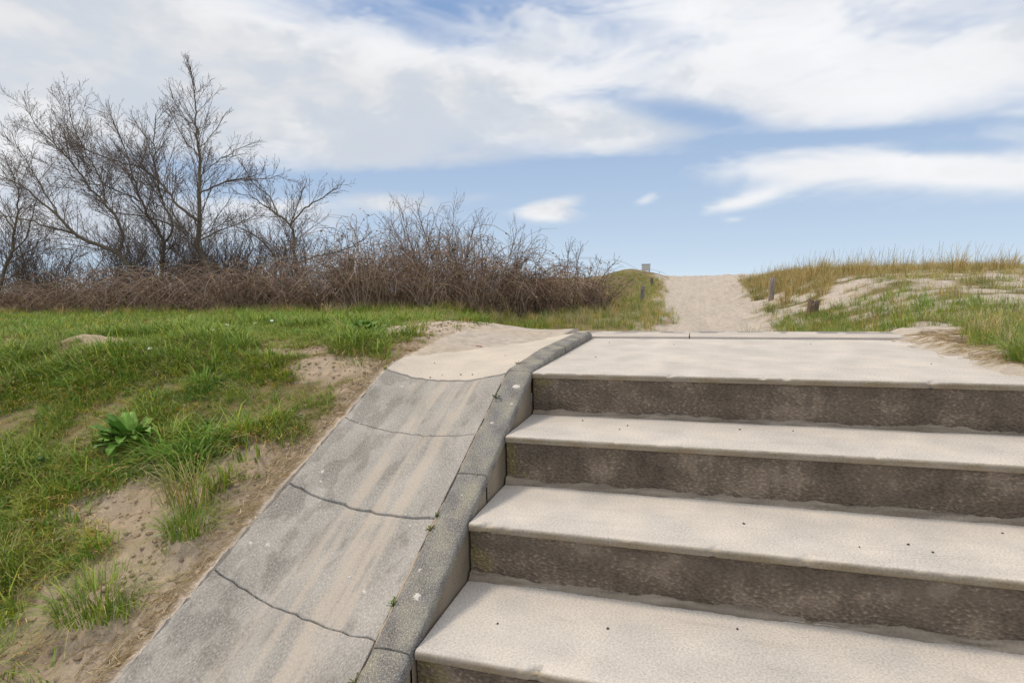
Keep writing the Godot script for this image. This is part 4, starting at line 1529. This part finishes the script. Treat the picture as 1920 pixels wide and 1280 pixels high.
func make_small_things() -> void:
	broad_plant("large dark green broad leaved plant growing in the middle of the bank", Vector2(-1.53, 0.44), 46, 0.145, [Color(0.13, 0.27, 0.035), Color(0.19, 0.34, 0.055), Color(0.10, 0.22, 0.035)], 0.15)
	broad_plant("broad leaved plant with toothed leaves at the top of the bank near the sand mound", Vector2(-1.27, -0.95), 30, 0.14, [Color(0.12, 0.23, 0.03), Color(0.17, 0.29, 0.05), Color(0.10, 0.20, 0.035)], 0.0)
	broad_plant("yellowish green broad leaved plant on the lower bank above the bare soil", Vector2(-1.72, 0.82), 12, 0.10, [Color(0.15, 0.22, 0.03), Color(0.12, 0.20, 0.03), Color(0.17, 0.24, 0.05)], 0.35)
	broad_plant("small bluish green broad leaved plant in the grass of the lower bank", Vector2(-1.80, 0.58), 8, 0.07, [Color(0.07, 0.13, 0.05), Color(0.08, 0.15, 0.06)], 0.2)
	for q in [[-1.02, -0.62], [-1.18, -0.5], [-0.98, -0.42], [-1.36, -0.72], [-1.9, 0.1], [-1.25, 0.28], [-2.2, 0.3], [-1.7, -0.3], [-1.45, 0.02]]:
		var weed := broad_plant("low leafy weed of a few small leaves in the turf of the bank", Vector2(q[0] + rng.randf_range(-0.03, 0.03), q[1]), 9, rng.randf_range(0.045, 0.065), [Color(0.12, 0.24, 0.045), Color(0.16, 0.27, 0.06), Color(0.10, 0.18, 0.05)], -0.2)
		weed.set_meta("group", "small leafy weeds in the turf")
	# withered stalks of last year's plant
	var root := thing("withered_plant", Vector3(-1.43, height(-1.43, -1.0), -1.0))
	tag(root, "withered straw coloured stalks spreading beside the toothed plant", "plant")
	for i in 22:
		var a := rng.randf_range(1.6, 4.4)
		var s := Shape.new()
		var d := Vector3(cos(a), rng.randf_range(0.2, 0.8), sin(a) * 0.7)
		s.tube(bent(Vector3(0.02, 0, 0), d, rng.randf_range(0.08, 0.19), 5, -0.08, 0.12), 0.0026, 0.0014, 4, [Color(0.50, 0.42, 0.17), Color(0.42, 0.36, 0.12), Color(0.58, 0.48, 0.25)][i % 3])
		part("stalk", s.mesh(mats.dry_blade, false), root)

	for p in [[-4.6, -1.96], [-3.32, -1.0], [-3.16, -1.02], [-2.07, -0.27], [-2.12, -0.21], [-1.88, -0.27], [-2.08, -0.61], [-2.05, -0.60], [-2.19, -0.83], [-2.29, -1.19], [-2.75, -1.94], [-2.70, -1.92], [-2.15, -1.21]]:
		flower("small white daisy open in the grass of the upper bank", Vector2(p[0], p[1]), rng.randf_range(0.055, 0.085), true)
	flower("dark purple flower head beside two daisies on the bank", Vector2(-2.09, -0.14), 0.07, false)
	flower("dark purple flower head behind the daisies near the bare soil strip", Vector2(-1.99, -0.31), 0.08, false)
	flower("dark purple flower head at the edge of the bare soil mound", Vector2(-2.86, -0.29), 0.08, false)

	sprig("clover like weed in the joint near the top of the slope", Vector3(-0.085, kerb_line(0.17) + 0.002, 0.17), 0.020, Color(0.07, 0.13, 0.03))
	sprig("tiny green weed in the joint at the end of the second sloping slab", Vector3(-0.097, kerb_line(0.69), 0.69), 0.011, Color(0.08, 0.15, 0.03))
	sprig("yellowish moss tuft in the joint just below the second slab joint", Vector3(-0.097, kerb_line(0.735), 0.735), 0.014, Color(0.17, 0.18, 0.02))
	sprig("bright green weed standing in the joint beside the third sloping slab", Vector3(-0.097, kerb_line(0.955), 0.955), 0.012, Color(0.12, 0.21, 0.03))
	sprig("pale green weed with a brown tip low down in the joint", Vector3(-0.10, kerb_line(1.135), 1.135), 0.014, Color(0.14, 0.17, 0.06))
	sprig("yellow green weed in the joint on the level top of the kerb", Vector3(-0.092, kerb_line(-0.12), -0.12), 0.012, Color(0.20, 0.20, 0.05))
	sprig("yellow green moss at the far end of the kerb", Vector3(-0.01, kerb_line(-1.30), -1.30), 0.014, Color(0.24, 0.22, 0.05))
	sprig("yellow flowering weed at the outer corner of the top ramp joint", Vector3(-0.715, surface_of_ramp(1.0, -0.14), -0.15), 0.014, Color(0.32, 0.33, 0.05))

	post("grey wooden post in the grass where the path begins to climb", Vector2(-0.33, -8.37), 0.27, 0.036, Vector2(0.02, 0), 0.01, Color(0.75, 0.75, 0.78))
	post("small dark post half way up the sandy edge of the path", Vector2(-0.56, -13.6), 0.20, 0.036, Vector2(0, 0), 0.01, Color(0.55, 0.55, 0.55))
	post("leaning brown wooden post beside the straw coloured marram", Vector2(1.66, -7.9), 0.35, 0.042, Vector2(0.07, 0.02), 0.012, Color(1.0, 0.92, 0.85))
	post("broken rotten post stump in the green grass", Vector2(1.80, -5.15), 0.13, 0.058, Vector2(0.12, 0), 0.05, Color(0.62, 0.50, 0.40), "post_stump")

	# pale board on a stake on the dune
	var at := Vector3(-1.06, height(-1.06, -17.8), -17.8)
	root = thing("notice_board", at)
	tag(root, "small blank pale board on the dune top beside the path", "sign")
	var box := BoxMesh.new()
	box.size = Vector3(0.27, 0.20, 0.02)
	var pm := StandardMaterial3D.new()
	pm.albedo_color = Color(0.62, 0.62, 0.60).linear_to_srgb()
	pm.roughness = 0.7
	box.material = pm
	var y0 := 0.68 - at.y
	part("board", box, root, Vector3(0, y0, 0))
	var rail := BoxMesh.new()
	rail.size = Vector3(0.29, 0.022, 0.03)
	var rm := StandardMaterial3D.new()
	rm.albedo_color = Color(0.30, 0.29, 0.27).linear_to_srgb()
	rm.roughness = 0.8
	rail.material = rm
	part("top_rail", rail, root, Vector3(0, y0 + 0.112, 0))
	for sx in [-0.10, 0.10]:
		var leg := BoxMesh.new()
		leg.size = Vector3(0.03, y0 + 0.2, 0.03)
		leg.material = rm
		part("leg", leg, root, Vector3(sx, (y0 + 0.2) / 2.0 - 0.15, -0.026))

	# heap of pale sticks in front of the brambles
	root = thing("stick_heap", Vector3(-1.84, height(-1.84, -3.5), -3.5))
	tag(root, "small heap of pale dry sticks on the ground in front of the brambles", "sticks")
	for i in 16:
		var s := Shape.new()
		var a := rng.randf_range(-0.6, 0.6) + (PI if i % 2 else 0.0)
		var b := Vector3(rng.randf_range(-0.08, 0.08), rng.randf_range(0.0, 0.03), rng.randf_range(-0.06, 0.06))
		s.tube(bent(b, Vector3(cos(a), rng.randf_range(-0.05, 0.25), sin(a)), rng.randf_range(0.08, 0.2), 4, 0.0, 0.15), 0.005, 0.003, 5, Color(0.42, 0.38, 0.35) * rng.randf_range(0.6, 1.2))
		part("stick", s.mesh(mats.twig, false), root)

	# roots and scraps
	var s := Shape.new()
	var rp := PackedVector3Array()
	for k in 7:
		var x := -0.99 + 0.014 * k
		var z := 0.825 - 0.004 * k + 0.006 * sin(k * 2.0)
		rp.append(Vector3(x, height(x, z) + 0.006 + 0.006 * (k % 2), z))
	s.tube(rp, 0.0022, 0.0016, 5, Color(0.72, 0.69, 0.64))
	s.origin = rp[0]
	tag(single("bleached_root", s.mesh(mats.twig, false), rp[0]), "short bleached white root lying below the long bladed tuft", "root")
	s = Shape.new()
	rp = PackedVector3Array()
	for k in 10:
		var x := -1.26 + 0.016 * k
		var z := 0.80 + 0.007 * k + 0.008 * sin(k * 1.3)
		rp.append(Vector3(x, height(x, z) + 0.002, z))
	s.tube(rp, 0.003, 0.0016, 5, Color(0.48, 0.36, 0.22))
	s.origin = rp[0]
	tag(single("tan_root", s.mesh(mats.twig, false), rp[0]), "thin tan root across the bare soil patch", "root")
	s = Shape.new()
	var ry := maxf(height(-0.50, -0.80), surface_of_ramp(0.66, -0.80)) + 0.004
	s.rows([PackedVector3Array([Vector3(-0.535, ry, -0.80), Vector3(-0.53, ry + 0.004, -0.815)]), PackedVector3Array([Vector3(-0.515, ry + 0.006, -0.805), Vector3(-0.512, ry + 0.003, -0.82)]), PackedVector3Array([Vector3(-0.495, ry + 0.001, -0.80), Vector3(-0.498, ry + 0.002, -0.812)])], [], [PackedColorArray([Color(0.62, 0.10, 0.07), Color(0.62, 0.10, 0.07)]), PackedColorArray([Color(0.62, 0.10, 0.07), Color(0.62, 0.10, 0.07)]), PackedColorArray([Color(0.62, 0.10, 0.07), Color(0.62, 0.10, 0.07)])], Vector3.UP)
	s.origin = Vector3(-0.515, ry, -0.81)
	tag(single("red_scrap", s.mesh(mats.plain, false), s.origin), "small red scrap on the sand behind the ramp", "litter")
	var dark := [stone(0.0032, 1, Color(0.09, 0.075, 0.06)), stone(0.0025, 2, Color(0.14, 0.11, 0.085)), stone(0.0040, 3, Color(0.10, 0.085, 0.07))]
	for p in [[0.62, -0.10], [0.55, -0.13], [0.40, -0.12], [0.30, -0.10], [0.72, -0.28], [0.25, -0.45]]:
		var x: float = -0.101 - p[0] * 0.602
		tag(single("dark_crumb", dark[rng.randi() % 3], Vector3(x, maxf(surface_of_ramp(p[0], p[1]), height(x, p[1])) + 0.002, p[1]), rng.randf() * TAU), "dark crumb of earth on the level top of the ramp", "pebble", "dark crumbs on the top of the ramp")
	for i in 20:
		var step := i % 4
		var x := rng.randf_range(0.06, 1.5)
		var z := step * STEP_GOING - (rng.randf_range(0.05, 1.2) if step == 0 else rng.randf_range(0.04, 0.30))
		var crumb := single("grit_crumb", dark[i % 3], Vector3(x, -step * STEP_RISE + 0.0015, z), rng.randf() * TAU)
		tag(crumb, ["tiny dark crumb lying on the landing", "tiny dark crumb lying on the tread below the landing", "tiny dark crumb lying on the third tread down", "tiny dark crumb lying on the lowest tread in view"][step], "pebble", ["crumbs on the landing", "crumbs on the second tread", "crumbs on the third tread", "crumbs on the lowest tread"][step])


func _ready() -> void:
	rng.seed = 20240417
	rough.noise_type = FastNoiseLite.TYPE_SIMPLEX_SMOOTH
	rough.frequency = 0.5
	rough.fractal_octaves = 2
	rough.seed = 3
	broad.noise_type = FastNoiseLite.TYPE_SIMPLEX_SMOOTH
	broad.frequency = 0.25
	broad.fractal_octaves = 3
	broad.seed = 8
	set_view()
	make_materials()
	make_ground()
	make_stairs()
	make_kerb()
	make_ramp()
	make_edging()
	make_trees()
	make_grass()
	make_small_things()
